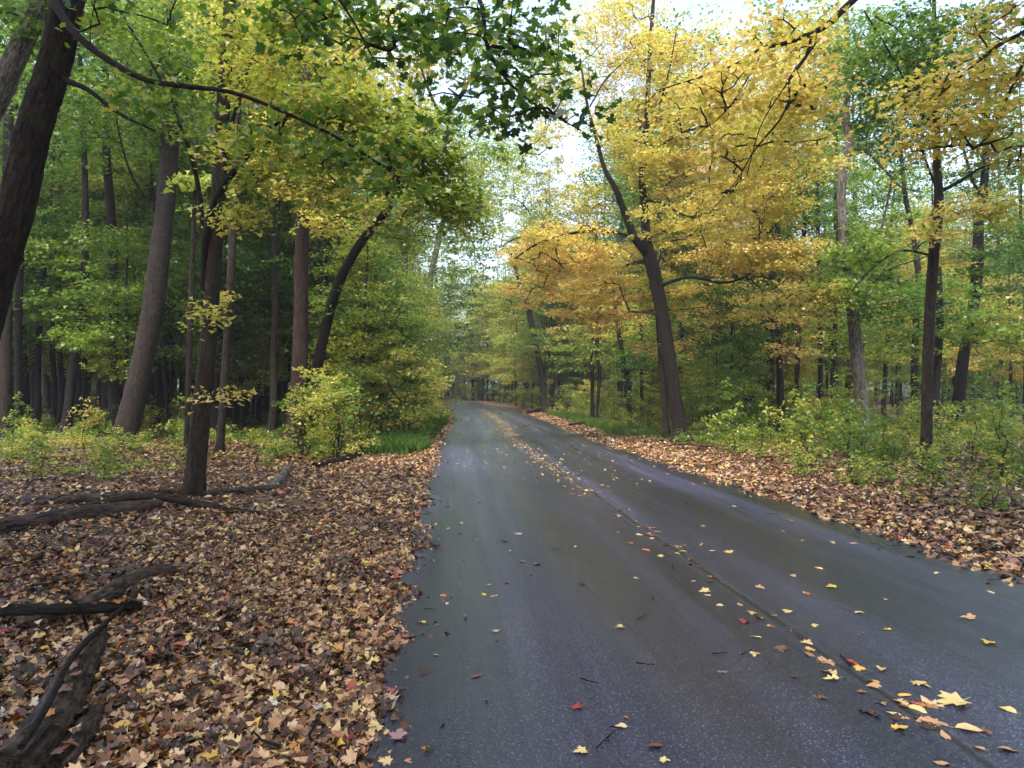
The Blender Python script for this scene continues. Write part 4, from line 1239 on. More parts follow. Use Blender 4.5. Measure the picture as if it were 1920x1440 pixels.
def litter(name, label, n, ylo, yhi, dens, size, tmpl, seed, lift=.035, tilt=.4, curl=1.6, xr=(-12, 12), tints=None, m=1.2):
    rng = np.random.default_rng(seed)
    X, Y = [], []
    got = 0
    while got < n:
        y = rng.uniform(ylo, yhi, 60000)
        x = rng.uniform(xr[0], xr[1], 60000)
        k = frustum(x, y, m)
        x, y = x[k], y[k]
        u = road_u(x, y)
        k = rng.random(len(x)) < dens(u, x, y)
        X.append(x[k])
        Y.append(y[k])
        got += k.sum()
    X = np.concatenate(X)[:n]
    Y = np.concatenate(Y)[:n]
    Z = gz(X, Y) + rng.uniform(.006, lift, n)
    N = np.column_stack([rng.normal(0, tilt, n), rng.normal(0, tilt, n), np.ones(n)])
    s = size * rng.uniform(.55, 1.3, n)
    k = rng.permutation(n)
    parts = tmpl if isinstance(tmpl, list) else [tmpl]
    t = litter_tint(n, rng) if tints is None else tints(n, rng, X, Y)
    old_shaded = np.clip((np.abs(road_u(X, Y)) - 3.6) / 1.8, 0, 1) * .36        # canopy shade painted into the tint away from the road, with older, wetter leaves
    old_shaded = np.maximum(old_shaded, .62 * np.clip((vnoise(X, Y, 2.7) * .6 + vnoise(Y, X, 6.3) * .5 - .12) * 3, 0, 1) * (np.abs(X) > .5))
    t = np.where((t < .8) & (rng.random(n) < old_shaded), t * .42, t)
    cut = np.linspace(0, n, len(parts) + 1).astype(int)
    obs = []
    C = np.column_stack([X, Y, Z])
    # one mesh from several outlines: build per outline, then join the arrays
    Vs, sts, off = [], [], 0
    T = []
    for q, tp in enumerate(parts):
        kk = k[cut[q]:cut[q + 1]]
        v = leaf_verts(C[kk], N[kk], s[kk], tp, rng, curl)
        Vs.append(v)
        sts.append(off + np.arange(len(kk)) * len(tp))
        off += len(v)
        T.append(t[kk])
    V = np.concatenate(Vs)
    me = bpy.data.meshes.new(name)
    me.vertices.add(len(V))
    me.vertices.foreach_set('co', V.astype(np.float32).ravel())
    me.loops.add(len(V))
    me.loops.foreach_set('vertex_index', np.arange(len(V), dtype=np.int32))
    st = np.concatenate(sts).astype(np.int32)
    me.polygons.add(len(st))
    me.polygons.foreach_set('loop_start', st)
    a = me.attributes.new('tint', 'FLOAT', 'FACE')
    a.data.foreach_set('value', np.concatenate(T).astype(np.float32))
    me.update(calc_edges=True)
    return tag(link(name, me, LIT), label, 'leaf litter', kind='stuff')


def edge(u, x, y):
    return u + .15 * vnoise(x, y, 1.7) + .09 * vnoise(x, y, 5.1) + .05 * vnoise(y, x, 13.)


def dens_left(u, x, y):
    e = edge(u, x, y)
    near = np.clip((-e - HALF + .12) / .16, 0, 1) + .10 * np.exp(-np.maximum(0, e + HALF) / .16)
    p = near * np.interp(-u, [2.6, 3.6, 5.0, 7, 14], [1, 1, .62, .45, .3])
    bare = np.clip((vnoise(x + 3, y, 1.9) - .15) * 2.2, 0, 1) * np.clip((-u - 3.4) / 1.0, 0, 1)
    return np.where(u < 0, p * (1 - .75 * bare), 0)


def dens_right(u, x, y):
    e = edge(u, x, y)
    p = (np.clip((e - HALF + .10) / .16, 0, 1) + .10 * np.exp(-np.maximum(0, HALF - e) / .16)) * np.interp(u, [2.6, 4.1, 4.9, 6.5, 30], [1, 1, .5, .15, .1])
    return np.where(u > 0, p, 0)


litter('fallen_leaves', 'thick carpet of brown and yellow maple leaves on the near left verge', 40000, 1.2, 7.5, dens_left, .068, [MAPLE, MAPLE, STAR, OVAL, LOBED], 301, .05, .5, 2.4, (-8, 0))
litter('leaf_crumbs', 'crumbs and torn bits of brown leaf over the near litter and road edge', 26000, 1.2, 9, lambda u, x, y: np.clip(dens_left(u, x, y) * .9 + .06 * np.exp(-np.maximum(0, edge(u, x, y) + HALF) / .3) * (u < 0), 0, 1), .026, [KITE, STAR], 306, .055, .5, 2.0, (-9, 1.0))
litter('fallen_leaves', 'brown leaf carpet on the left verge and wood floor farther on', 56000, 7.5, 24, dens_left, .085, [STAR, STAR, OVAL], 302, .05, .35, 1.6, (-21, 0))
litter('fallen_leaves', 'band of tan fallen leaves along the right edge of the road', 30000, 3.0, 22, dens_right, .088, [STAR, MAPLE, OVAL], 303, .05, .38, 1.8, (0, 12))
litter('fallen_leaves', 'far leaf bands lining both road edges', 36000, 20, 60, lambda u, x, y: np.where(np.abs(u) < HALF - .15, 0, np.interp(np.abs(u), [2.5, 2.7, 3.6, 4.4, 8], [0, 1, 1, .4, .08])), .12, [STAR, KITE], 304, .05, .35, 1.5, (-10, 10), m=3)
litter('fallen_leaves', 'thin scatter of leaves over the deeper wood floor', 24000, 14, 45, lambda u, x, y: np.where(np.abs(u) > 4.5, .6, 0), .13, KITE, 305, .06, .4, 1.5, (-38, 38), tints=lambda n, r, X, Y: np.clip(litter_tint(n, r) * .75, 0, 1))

# ------------------------------------------------------------------ loose leaves on the asphalt: single objects
LEAFMESH = {}


def single_leaf(kind, tint, seed):
    key = (kind, tint, seed)
    if key not in LEAFMESH:
        rng = np.random.default_rng(seed * 7 + 3)
        tp = {'maple': MAPLE, 'oval': OVAL, 'lobed': LOBED}[kind]
        n = len(tp)
        P = tp.copy()
        P[:, 2] = P[:, 2] * rng.uniform(.1, .9) + rng.uniform(-.25, .25) * P[:, 0] * P[:, 1] + .05 * np.abs(rng.normal(size=n))
        c = P.mean(0)
        c[2] += -.05
        # fan of blades round the middle so the blade bends, plus a petiole
        V = np.vstack([P, c[None], [[0.015, -.42, 0], [-.015, -.42, 0], [-.03, -.68, .03], [-.01, -.69, .03]]])
        F = [(i, (i + 1) % n, n) for i in range(n)]
        F += [(n + 1, n + 2, n + 3), (n + 1, n + 3, n + 4)]
        V[:, 2] -= V[:, 2].min()
        me = mesh_poly('fallen_leaf', V, faces=np.array(F), face_attr=np.full(len(F), tint))
        me.materials.append(LIT)
        LEAFMESH[key] = me
    return LEAFMESH[key]


def road_top(x, y):
    u = road_u([x], [y])[0]
    c = u / HALF
    return float(road_z(y)) + .03 * (1 - min(1, c * c)) + .005 if abs(c) < 1 else gz1(x, y) + .03


def drop(px, py, wpx, kind, tint, label, seed, group=None, name='fallen_leaf'):
    d = 2 * EYE * 650 / (py - 740)
    for _ in range(3):
        p = at(px, py, d)
        dirz = (EYE - p[2]) / d
        z = road_top(p[0], d)
        d = (EYE - z) / dirz
    p = at(px, py, d)
    o = link(name, single_leaf(kind, tint, seed % 5), None)
    rng = np.random.default_rng(seed)
    s = wpx / FPX * d
    o.location = (p[0], p[1], road_top(p[0], p[1]))
    o.scale = (s, s, s)
    o.rotation_euler = (rng.normal(0, .08), rng.normal(0, .08), rng.uniform(0, 6.28))
    return tag(o, label, 'leaf', group)


TN = {'pale yellow': .70, 'yellow': .76, 'orange': .84, 'red': .90, 'brown': .33, 'tan': .55, 'pinkish': .94, 'cream': .66, 'dark brown': .15}
HAND = [
    (1082, 1324, 26, 'maple', 'red', 'small dull red leaf alone on the asphalt below the middle of the road'),
    (1174, 1345, 14, 'lobed', 'orange', 'tiny orange leaf just above the cream leaf near the bottom of the road'),
    (1166, 1362, 24, 'oval', 'cream', 'cupped cream leaf right above the bottom edge twigs'),
    (1230, 1398, 32, 'oval', 'brown', 'folded rust brown leaf standing on its edge near the bottom'),
    (1088, 1409, 28, 'maple', 'pale yellow', 'pale little maple leaf at the very bottom left of centre'),
    (1247, 1425, 20, 'maple', 'pale yellow', 'lemon coloured small leaf at the bottom right of the rust brown one'),
    (748, 1377, 36, 'maple', 'pinkish', 'mauve maple leaf on the asphalt near the bottom of the left leaf bank'),
    (725, 1374, 20, 'lobed', 'cream', 'little cream leaf touching the mauve maple leaf'),
    (722, 1428, 28, 'maple', 'cream', 'cream maple leaf with its stalk up on the bottom edge'),
    (710, 1272, 22, 'maple', 'pinkish', 'lilac leaf poking out of the left leaf bank'),
    (893, 1268, 24, 'lobed', 'brown', 'mottled brown leaf flat in the middle of the left lane'),
    (930, 1183, 16, 'maple', 'pale yellow', 'single pale leaf in the left lane above the mottled brown one'),
    (791, 1168, 20, 'lobed', 'cream', 'whitish leaf lying just off the left leaf bank'),
    (838, 1132, 13, 'oval', 'cream', 'small whitish leaf left of the cluster of four leaves'),
    (907, 1115, 16, 'oval', 'yellow', 'yellow member of the leaf cluster in the left lane'),
    (925, 1118, 16, 'lobed', 'tan', 'tan member of the leaf cluster in the left lane'),
    (917, 1097, 13, 'oval', 'tan', 'upper member of the leaf cluster in the left lane'),
    (950, 1093, 14, 'oval', 'orange', 'rusty leaf up and right of the leaf cluster'),
    (1042, 1028, 18, 'oval', 'dark brown', 'black-brown curled leaf standing up in the left lane'),
    (1079, 1025, 11, 'oval', 'pale yellow', 'pale leaf just right of the black-brown curled leaf'),
    (956, 1033, 14, 'oval', 'cream', 'thin cream leaf left of the black-brown curled leaf'),
    (980, 1053, 14, 'oval', 'yellow', 'yellow leaf below left of the black-brown curled leaf'),
    (1006, 1058, 16, 'maple', 'pinkish', 'greyish maple leaf below the black-brown curled leaf'),
    (973, 1001, 16, 'maple', 'cream', 'cream leaf pair member in the shaded track'),
    (1782, 1318, 62, 'maple', 'pale yellow', 'large pale yellow maple leaf, biggest leaf on the road'),
    (1752, 1322, 44, 'lobed', 'cream', 'cream leaf overlapping the biggest maple leaf on its left'),
    (1679, 1341, 32, 'oval', 'pale yellow', 'round pale leaf left of the biggest maple leaf'),
    (1688, 1366, 34, 'maple', 'yellow', 'golden star-shaped leaf under the round pale leaf'),
    (1763, 1357, 26, 'oval', 'tan', 'tan leaf under the biggest maple leaf'),
    (1812, 1367, 46, 'oval', 'cream', 'long beige leaf at the lower right of the seam'),
    (1773, 1382, 30, 'oval', 'tan', 'folded tan leaf with a reddish tip near the lower right'),
    (1846, 1371, 26, 'lobed', 'brown', 'brown crumpled leaf right of the long beige leaf'),
    (1892, 1332, 30, 'oval', 'pale yellow', 'pale yellow leaf near the right edge beyond the biggest leaf'),
    (1893, 1406, 38, 'oval', 'tan', 'buff leaf low at the right edge of the road'),
    (1836, 1404, 26, 'oval', 'tan', 'narrow curled buff leaf near the bottom right'),
    (1768, 1432, 30, 'oval', 'tan', 'beige leaf cut by the bottom edge near the seam'),
    (1714, 1320, 26, 'lobed', 'red', 'dark red leaf touching the left of the biggest maple leaf'),
    (1636, 1336, 18, 'lobed', 'brown', 'rust leaf left of the round pale leaf'),
    (1694, 1304, 26, 'oval', 'yellow', 'yellow leaf above the dark red leaf'),
    (1652, 1254, 34, 'oval', 'pale yellow', 'spade-shaped yellow leaf right of the seam'),
    (1611, 1254, 26, 'maple', 'yellow', 'yellow green leaf on the seam beside the spade-shaped one'),
    (1598, 1243, 26, 'lobed', 'red', 'reddish brown leaf pile on the seam'),
    (1556, 1263, 34, 'lobed', 'cream', 'pair of cream leaflets left of the seam'),
    (1534, 1308, 28, 'lobed', 'brown', 'wavy rust leaf left of the seam in the lower right'),
    (1490, 1270, 17, 'oval', 'brown', 'small brown leaf up left of the wavy rust leaf'),
    (1353, 1260, 20, 'lobed', 'pinkish', 'grey mauve leaf with a twig in the left lane'),
    (1852, 1205, 30, 'maple', 'yellow', 'bright yellow maple leaf alone in the far right lane'),
    (1396, 1167, 24, 'maple', 'red', 'orange red leaf left of the seam'),
    (1410, 1150, 22, 'maple', 'yellow', 'orange yellow leaf above the orange red leaf'),
    (1475, 1146, 20, 'maple', 'pale yellow', 'light yellow leaf just right of the seam'),
    (1452, 1155, 18, 'lobed', 'tan', 'tan leaf left of the light yellow leaf on the seam'),
    (1528, 1174, 22, 'lobed', 'pale yellow', 'pale leaf in the right lane below the light yellow leaf'),
    (1610, 1149, 20, 'oval', 'pale yellow', 'greenish pale leaf in the middle of the right lane'),
    (1660, 1124, 14, 'oval', 'cream', 'white leaf on edge in the middle of the right lane'),
    (1560, 1101, 24, 'maple', 'yellow', 'clear yellow leaf in the middle of the right lane'),
    (1513, 1113, 18, 'lobed', 'orange', 'orange leaf left of the clear yellow leaf'),
    (1536, 1066, 17, 'oval', 'cream', 'cream leaf above the clear yellow leaf'),
    (1486, 1080, 18, 'oval', 'tan', 'tan leaf left of the cream leaf in the right lane'),
    (1858, 1111, 17, 'oval', 'cream', 'pale leaf near the right bank of leaves'),
    (1757, 1075, 16, 'oval', 'cream', 'cream green leaf close to the right leaf bank'),
    (1617, 1187, 13, 'lobed', 'brown', 'tiny brown leaf in the right lane above the spade-shaped leaf'),
    (1365, 1035, 20, 'maple', 'yellow', 'yellow leaf right of the seam in mid distance'),
    (1317, 1022, 16, 'lobed', 'tan', 'tan leaf right of the seam in mid distance'),
    (1336, 1033, 14, 'oval', 'cream', 'cream leaf between two others right of the seam'),
    (1178, 1053, 13, 'maple', 'brown', 'brown green leaf left of the seam piles'),
    (1192, 1084, 10, 'oval', 'pale yellow', 'tiny pale leaf in the left lane near its right track'),
]
for k, (px, py, w_, kd, tn, lab) in enumerate(HAND):
    drop(px, py, w_, kd, TN[tn], lab, 400 + k)

# leaves gathered along the seam and scattered over both lanes: singles for the 230 nearest, the rest one scatter
rng = np.random.default_rng(77)
seam = []
while len(seam) < 186:
    y = 3.2 + rng.random() ** 1.15 * 17
    if vnoise(np.array([0.]), np.array([y]), 2.6)[0] + .75 < rng.random() * 1.1:
        continue
    a = int(np.argmin(np.abs(CL[:, 1] - y)))
    p = CL[a] + CL_N[a] * rng.normal(-.10, .15)
    seam.append((p[0], y, 0))
loose = []
while len(loose) < 48:
    y = 3.0 + rng.random() ** 1.1 * 16
    a = int(np.argmin(np.abs(CL[:, 1] - y)))
    w_ = rng.uniform(-HALF + .1, HALF - .1)
    p = CL[a] + CL_N[a] * w_
    if abs(p[0]) > .76 * y:
        continue
    loose.append((p[0], y, 1))
RL = {}
for x, y, kind in seam + loose:
    tn = float(rng.choice([.33, .33, .45, .55, .55, .66, .70, .76, .84, .15]))
    shp = str(rng.choice(['maple', 'oval', 'lobed']))
    o = link('fallen_leaf', single_leaf(shp, tn, int(rng.integers(5))), None)
    s = rng.uniform(.05, .10)
    o.location = (x, y, road_top(x, y))
    o.scale = (s, s, s)
    o.rotation_euler = (rng.normal(0, .15), rng.normal(0, .15), rng.uniform(0, 6.28))
    cn = {.15: 'dark brown', .33: 'brown', .45: 'light brown', .55: 'tan', .66: 'cream', .70: 'pale yellow', .76: 'yellow', .84: 'orange'}[tn]
    wd = {'maple': 'pointed maple', 'oval': 'oval', 'lobed': 'ragged'}[shp]
    RL.setdefault(('%s %s leaf on the road seam' if kind == 0 else '%s %s leaf loose on the open asphalt') % (cn, wd), []).append((y, o))
    tag(o, '-', 'leaf', 'leaves gathered on the road seam' if kind == 0 else 'leaves scattered over the asphalt')
for k_, v in RL.items():
    v.sort(key=lambda t: t[0])
    for i_, (_, o) in enumerate(v):
        o['label'] = k_ if len(v) == 1 else k_ + ', ' + ('nearest' if i_ == 0 else ORD[i_].split()[0] + ' nearest') + ' to the viewer'


def road_scatter():
    rng = np.random.default_rng(78)
    n = 3600
    y = 12 + rng.random(n) ** .8 * 50
    a = np.array([int(np.argmin(np.abs(CL[:, 1] - v))) for v in y])
    w_ = np.where(rng.random(n) < .5, rng.normal(-.05, .15, n), rng.uniform(-HALF, HALF, n))
    x = CL[a, 0] + CL_N[a, 0] * w_
    z = road_z(y) + .03 * (1 - (w_ / HALF) ** 2) + .012
    C = np.column_stack([x, y, z])
    N = np.column_stack([rng.normal(0, .15, n), rng.normal(0, .15, n), np.ones(n)])
    V = leaf_verts(C, N, rng.uniform(.04, .085, n), STAR, rng, 1.0)
    me = mesh_poly('scattered_leaves', V, k=len(STAR), face_attr=np.clip(rng.choice([.3, .45, .6, .66, .7, .76], n) + rng.normal(0, .02, n), 0, 1))
    tag(link('scattered_leaves', me, LIT), 'tiny fallen leaves sprinkled over the far part of the road', 'leaf litter', kind='stuff')


road_scatter()


# ------------------------------------------------------------------ twigs, logs
def ground_pt(px, py, lift=0.0):
    d = EYE * FPX / (py - 740)
    for _ in range(3):
        p = at(px, py, d)
        sl = (EYE - p[2]) / d
        d = (EYE - (gz1(p[0], d) + lift)) / sl
    return at(px, py, d), d


LOGS = []


def log(name, label, pts, cat='fallen log', m=LOG, splint=False, rough=.13, seed=1, sides=14, group=None, flat=.0, knots=0):
    """pts: (px, py, width px, lift m) along the centre line as seen on the ground"""
    rng = np.random.default_rng(seed)
    L = []
    for px, py, w_, lift in pts:
        p, d = ground_pt(px, py, lift)
        L.append((*p, .5 * w_ / FPX * d))
    L = np.array(L)
    R = resample(L, .045)
    base = R[0, :3].copy()
    root = empty(name, base, label, cat, group)
    T = Tubes()
    if R[:, 3].max() > .03:                                 # settled into the litter
        R[:, 2] -= R[:, 3] * .35
        LOGS.append(R.copy())
    T.add(R[:, :3], np.maximum(R[:, 3], .003), sides if R[:, 3].max() < .03 else 32, rough, rng, furrow=.0 if R[:, 3].max() < .03 else .09)
    link('log_bark' if R[:, 3].max() > .03 else 'stick_bark', T.mesh('log', base, True), m, root)
    if splint:                                              # torn end: pointed splinters of pale wood
        e, t = R[-1, :3], R[-1, :3] - R[-4, :3]
        t /= np.linalg.norm(t)
        T = Tubes()
        for q in range(9):
            o_ = rng.normal(0, R[-1, 3] * .45, 3)
            T.add(np.array([e + o_ - t * .12, e + o_ * .9 + t * rng.uniform(.02, .07), e + o_ * .7 + t * rng.uniform(.08, .2)]), [R[-1, 3] * .35, R[-1, 3] * .25, .003], 5)
        link('torn_end', T.mesh('torn_end', base, False), WOOD, root)
    for q in range(knots):
        k = int(rng.integers(len(R) // 5, len(R) - 3))
        d_ = rng.normal(size=3)
        d_[2] = abs(d_[2]) + .4
        d_ /= np.linalg.norm(d_)
        T = Tubes()
        ln = rng.uniform(.15, .45)
        T.add(np.array([R[k, :3], R[k, :3] + d_ * ln * .5, R[k, :3] + d_ * ln + rng.normal(0, .05, 3)]), [.016, .011, .004], 5)
        link('broken_twig', T.mesh('broken_twig', base), TWIG, root)
    return root


log('fallen_log', 'thick rotting log running into the bottom left corner of the photo', [(20, 1450, 110, .07), (95, 1360, 84, .08), (140, 1270, 66, .08), (185, 1185, 34, .10)], splint=True, rough=.2, seed=1, sides=22)
log('fallen_log', 'split pinkish log lying against the right side of the corner log', [(100, 1440, 58, .05), (140, 1390, 52, .06), (175, 1330, 34, .05)], rough=.22, seed=2, sides=18)
log('fallen_branch', 'thin black branch lying lengthwise on top of the corner log', [(40, 1400, 13, .22), (90, 1320, 13, .24), (130, 1240, 12, .24), (180, 1185, 10, .16), (250, 1120, 7, .05), (270, 1095, 4, .05)], 'branch', BARK_DARK, seed=3, sides=8)
log('fallen_log', 'broken log with a pale torn end pointing right, above the corner log', [(45, 1178, 36, .04), (120, 1150, 36, .05), (200, 1112, 38, .06), (260, 1080, 32, .07), (325, 1064, 22, .08)], splint=True, rough=.16, seed=4, sides=18, knots=2)
log('fallen_log', 'straight black pole lying across the broken log from the left edge', [(-60, 1140, 22, .13), (60, 1139, 21, .13), (160, 1137, 20, .13), (265, 1133, 16, .08)], rough=.08, seed=5, m=BARK_DARK)
log('fallen_branch', 'forked dark twig standing beside the black pole', [(165, 1185, 6, .02), (150, 1140, 6, .2), (128, 1122, 5, .26)], 'branch', BARK_DARK, seed=6, sides=6)
log('fallen_log', 'long dark log lying across the litter from the left edge, nearer of two', [(-80, 1000, 40, .1), (60, 975, 36, .1), (180, 955, 30, .1), (300, 942, 18, .08)], rough=.2, seed=7, sides=16)
log('fallen_log', 'long dark log farther back, reaching to the foot of the lone forked trunk', [(-60, 940, 16, .08), (120, 934, 17, .08), (260, 926, 18, .08), (345, 920, 14, .08)], rough=.15, seed=8)
log('fallen_branch', 'arched fallen branch crossing in front of the lone forked trunk', [(150, 948, 8, .05), (215, 936, 12, .12), (290, 928, 15, .17), (380, 944, 14, .10), (460, 958, 12, .05), (520, 962, 8, .03), (572, 962, 4, .03)], 'branch', BARK, seed=9, sides=10, rough=.1)
log('fallen_log', 'dark log lying right of the lone forked trunk under seedlings', [(380, 925, 16, .08), (450, 918, 18, .08), (520, 912, 13, .08)], rough=.15, seed=10)
log('fallen_log', 'short grey split stump end slanting up toward the two joined trunks', [(500, 918, 20, .05), (520, 898, 20, .12), (540, 876, 16, .22)], rough=.2, seed=11, m=BARK_GREY, splint=True)
log('fallen_log', 'black log at the foot of the shrubs on the left verge', [(590, 872, 14, .08), (650, 858, 16, .1), (705, 836, 13, .12), (760, 822, 8, .15)], rough=.12, seed=12, m=BARK_DARK)
log('fallen_log', 'second black log crossing behind the shrubs on the left verge', [(600, 845, 12, .1), (660, 838, 12, .12), (730, 832, 10, .12)], rough=.12, seed=13, m=LOG)
log('fallen_branch', 'leaning broken branch in the shaded left wood', [(150, 800, 6, .05), (175, 790, 6, .5), (205, 790, 6, .05)], 'branch', BARK, seed=14, sides=7)
log('fallen_log', 'dark log lying level in the left wood behind the forked trunk', [(285, 790, 9, .1), (330, 794, 9, .1), (372, 803, 7, .1)], rough=.1, seed=15)
log('fallen_log', 'small charred log end on the right verge in the distance', [(1070, 797, 9, .06), (1088, 795, 10, .07), (1100, 794, 10, .08)], rough=.15, seed=16, m=BARK_DARK)
log('fallen_log', 'low dark log on the right verge by the far slanting trunk', [(990, 772, 6, .1), (1008, 770, 7, .12), (1022, 769, 5, .12)], rough=.15, seed=17, m=BARK_DARK)
log('fallen_log', 'mossy dark log slanting behind the smooth brown trunk', [(1660, 782, 12, .15), (1700, 800, 14, .15), (1745, 812, 13, .15), (1800, 818, 10, .12)], rough=.15, seed=18)
log('fallen_log', 'long low log near the right edge of the photo in the undergrowth', [(1770, 846, 15, .1), (1850, 842, 16, .1), (1960, 836, 14, .1)], rough=.15, seed=19)
log('fallen_log', 'propped dead branch stub hanging level behind the grey mottled trunk', [(1628, 760, 7, 2.1), (1660, 760, 8, 2.25), (1698, 760, 7, 2.35)], 'branch', BARK_DARK, seed=20)
log('fallen_branch', 'dead limb leaning left across the far slanting trunk', [(916, 758, 9, 7.0), (960, 758, 9, 6.4), (1012, 758, 8, 5.2)], 'branch', BARK, seed=21)
log('fallen_log', 'dark low branch pile at the foot of the golden maple', [(1240, 838, 5, .05), (1275, 834, 6, .06), (1330, 838, 5, .05)], 'branch', BARK_DARK, seed=22)

def leaves_on_logs():
    rng = np.random.default_rng(321)
    C = []
    for R in LOGS:
        n = int(len(R) * .55)
        k = rng.integers(0, len(R), n)
        a = rng.normal(0, .6, n)
        t = R[np.minimum(k + 1, len(R) - 1), :2] - R[np.maximum(k - 1, 0), :2]
        t /= np.linalg.norm(t, axis=1)[:, None] + 1e-9
        r_ = R[k, 3] * 1.04
        C.append(np.column_stack([R[k, 0] + t[:, 1] * r_ * np.sin(a), R[k, 1] - t[:, 0] * r_ * np.sin(a), R[k, 2] + r_ * np.cos(a) + .006]))
    C = np.concatenate(C)
    n = len(C)
    V = leaf_verts(C, np.column_stack([rng.normal(0, .3, n), rng.normal(0, .3, n), np.ones(n)]), .075 * rng.uniform(.5, 1.2, n), MAPLE, rng, 2.0)
    tag(link('fallen_leaves', mesh_poly('fallen_leaves', V, k=len(MAPLE), face_attr=litter_tint(n, rng)), LIT), 'brown and yellow leaves caught on the fallen logs', 'leaf litter', kind='stuff')


leaves_on_logs()

TW = [(1105, 1300, 20, 'curved'), (1130, 1418, 26, 'forked'), (1155, 1390, 14, 'short'), (1210, 1268, 22, 'thin'), (1350, 1248, 20, 'thin'), (1585, 1262, 26, 'thick'), (1225, 1138, 18, 'thin'), (1203, 1176, 18, 'curved'),
      (1400, 1246, 22, 'thin'), (1650, 1038, 22, 'straight'), (1690, 1032, 20, 'straight'), (1560, 985, 18, 'thin'), (1262, 1080, 22, 'thin'), (1870, 1098, 22, 'straight'), (1145, 1405, 20, 'straight'), (806, 1155, 14, 'curved'), (1450, 972, 14, 'thin'), (1395, 960, 12, 'thin')]
TWL = ['below the small dull red leaf', 'on the bottom edge of the photo', 'under the cupped cream leaf', 'left of the small brown leaf', 'by the grey mauve leaf', 'on the seam by the spade-shaped leaf', 'upper of two left of the orange red leaf', 'lower of two left of the orange red leaf',
       'left of the wavy rust leaf', 'left one of two along the right leaf bank', 'right one of two along the right leaf bank', 'far up the right lane', 'left of the seam leaf piles', 'close to the right edge of the photo', 'touching the forked twig', 'just off the left leaf bank', 'far off in the right lane, lower one', 'far off in the right lane, upper one']
for k, (px, py, ln, kd) in enumerate(TW):
    rng = np.random.default_rng(900 + k)
    p, d = ground_pt(px, py)
    s = ln / FPX * d * 1.6
    a = rng.uniform(-.5, 1.4)
    t = np.linspace(-.5, .5, 6)[:, None]
    pts = np.hstack([t * s * math.cos(a), t * s * math.sin(a) * 1.4, np.full((6, 1), .006)]) + np.hstack([rng.normal(0, s * .03, (6, 2)), np.zeros((6, 1))])
    T = Tubes()
    T.add(pts, np.linspace(.0035, .0018, 6) * (1.8 if kd == 'thick' else 1), 5)
    if kd == 'forked':
        T.add(np.array([pts[3], pts[3] + [s * .25, -s * .12, .004]]), [.0025, .0012], 4)
    o = link('twig', T.mesh('twig'), TWIG)
    o.location = (p[0], p[1], road_top(p[0], p[1]) + .002)
    tag(o, '%s black twig on the wet asphalt %s' % (kd, TWL[k]), 'twig', 'twigs on the road')


SK = [(470, 1010, 60), (560, 1046, 70), (240, 1030, 80), (400, 1090, 90), (330, 1150, 70), (520, 1130, 60), (450, 1230, 90), (300, 1240, 80), (600, 1090, 50), (380, 1330, 110), (560, 1290, 80), (250, 1390, 100),
      (480, 1400, 120), (60, 1060, 90), (180, 1010, 70), (620, 1180, 60), (350, 1020, 60), (640, 985, 40), (110, 1100, 80), (540, 985, 50), (430, 1160, 60), (700, 930, 40), (280, 1120, 60), (590, 1380, 70)]
for k, (px, py, ln) in enumerate(SK):
    rng = np.random.default_rng(1500 + k)
    p, d = ground_pt(px, py)
    s_ = ln / FPX * d
    a = rng.uniform(0, 3.14)
    t = np.linspace(-.5, .5, 7)[:, None]
    pts = np.hstack([t * s_ * math.cos(a), t * s_ * math.sin(a) * 1.3, .045 + .03 * np.abs(t)]) + rng.normal(0, s_ * .025, (7, 3)) * np.array([1, 1, .25])
    T = Tubes()
    T.add(pts, np.linspace(.008, .003, 7), 6, .1, rng)
    T.add(np.array([pts[3], pts[4] + [s_ * .08, -s_ * .1, .02], pts[4] + [s_ * .16, -s_ * .2, .02]]), [.005, .0035, .0015], 5)
    o = link('stick', T.mesh('stick'), TWIG)
    o.location = p
    row = 'near row' if py > 1220 else 'middle' if py > 1070 else 'far part'
    ks = sorted([q for q in range(len(SK)) if (SK[q][1] > 1220) == (py > 1220) and (SK[q][1] > 1070) == (py > 1070)], key=lambda q: SK[q][0])
    tag(o, 'thin dark stick on the left leaf carpet, %s, %s' % (row, ORD[ks.index(k)]), 'stick', 'sticks on the left leaf carpet')

# ------------------------------------------------------------------ grass and floor cover
def grass(name, label, n, region, hgt, seed, tint):
    rng = np.random.default_rng(seed)
    x, y = region(n, rng)
    k = len(x)
    z = gz(x, y)
    h = hgt * rng.uniform(.5, 1.2, k)
    a = rng.uniform(0, 6.28, k)
    w_ = rng.uniform(.006, .012, k) * 1.6
    lean = rng.normal(0, .35, (k, 2)) * h[:, None]
    b0 = np.column_stack([x - np.cos(a) * w_, y - np.sin(a) * w_, z - .01])
    b1 = np.column_stack([x + np.cos(a) * w_, y + np.sin(a) * w_, z - .01])
    m1 = np.column_stack([x + np.cos(a) * w_ * .8 + lean[:, 0] * .35, y + np.sin(a) * w_ * .8 + lean[:, 1] * .35, z + h * .6])
    tp = np.column_stack([x + lean[:, 0], y + lean[:, 1], z + h])
    V = np.stack([b0, b1, m1, tp], 1).reshape(-1, 3)
    me = mesh_poly(name, V, k=4, face_attr=np.clip(tint + rng.normal(0, .06, k), 0, 1))
    tag(link(name, me, FOL), label, 'grass', kind='stuff')


def strip(ulo, uhi, ylo, yhi):
    def f(n, rng):
        y = rng.uniform(ylo, yhi, n)
        a = np.array([int(np.argmin(np.abs(CL[:, 1] - v))) for v in y])
        t = rng.uniform(0, 1, n)
        u = ulo + (uhi - ulo) * t + .2 * np.sin(y * 1.3)
        return CL[a, 0] + CL_N[a, 0] * u, CL[a, 1] + CL_N[a, 1] * u
    return f


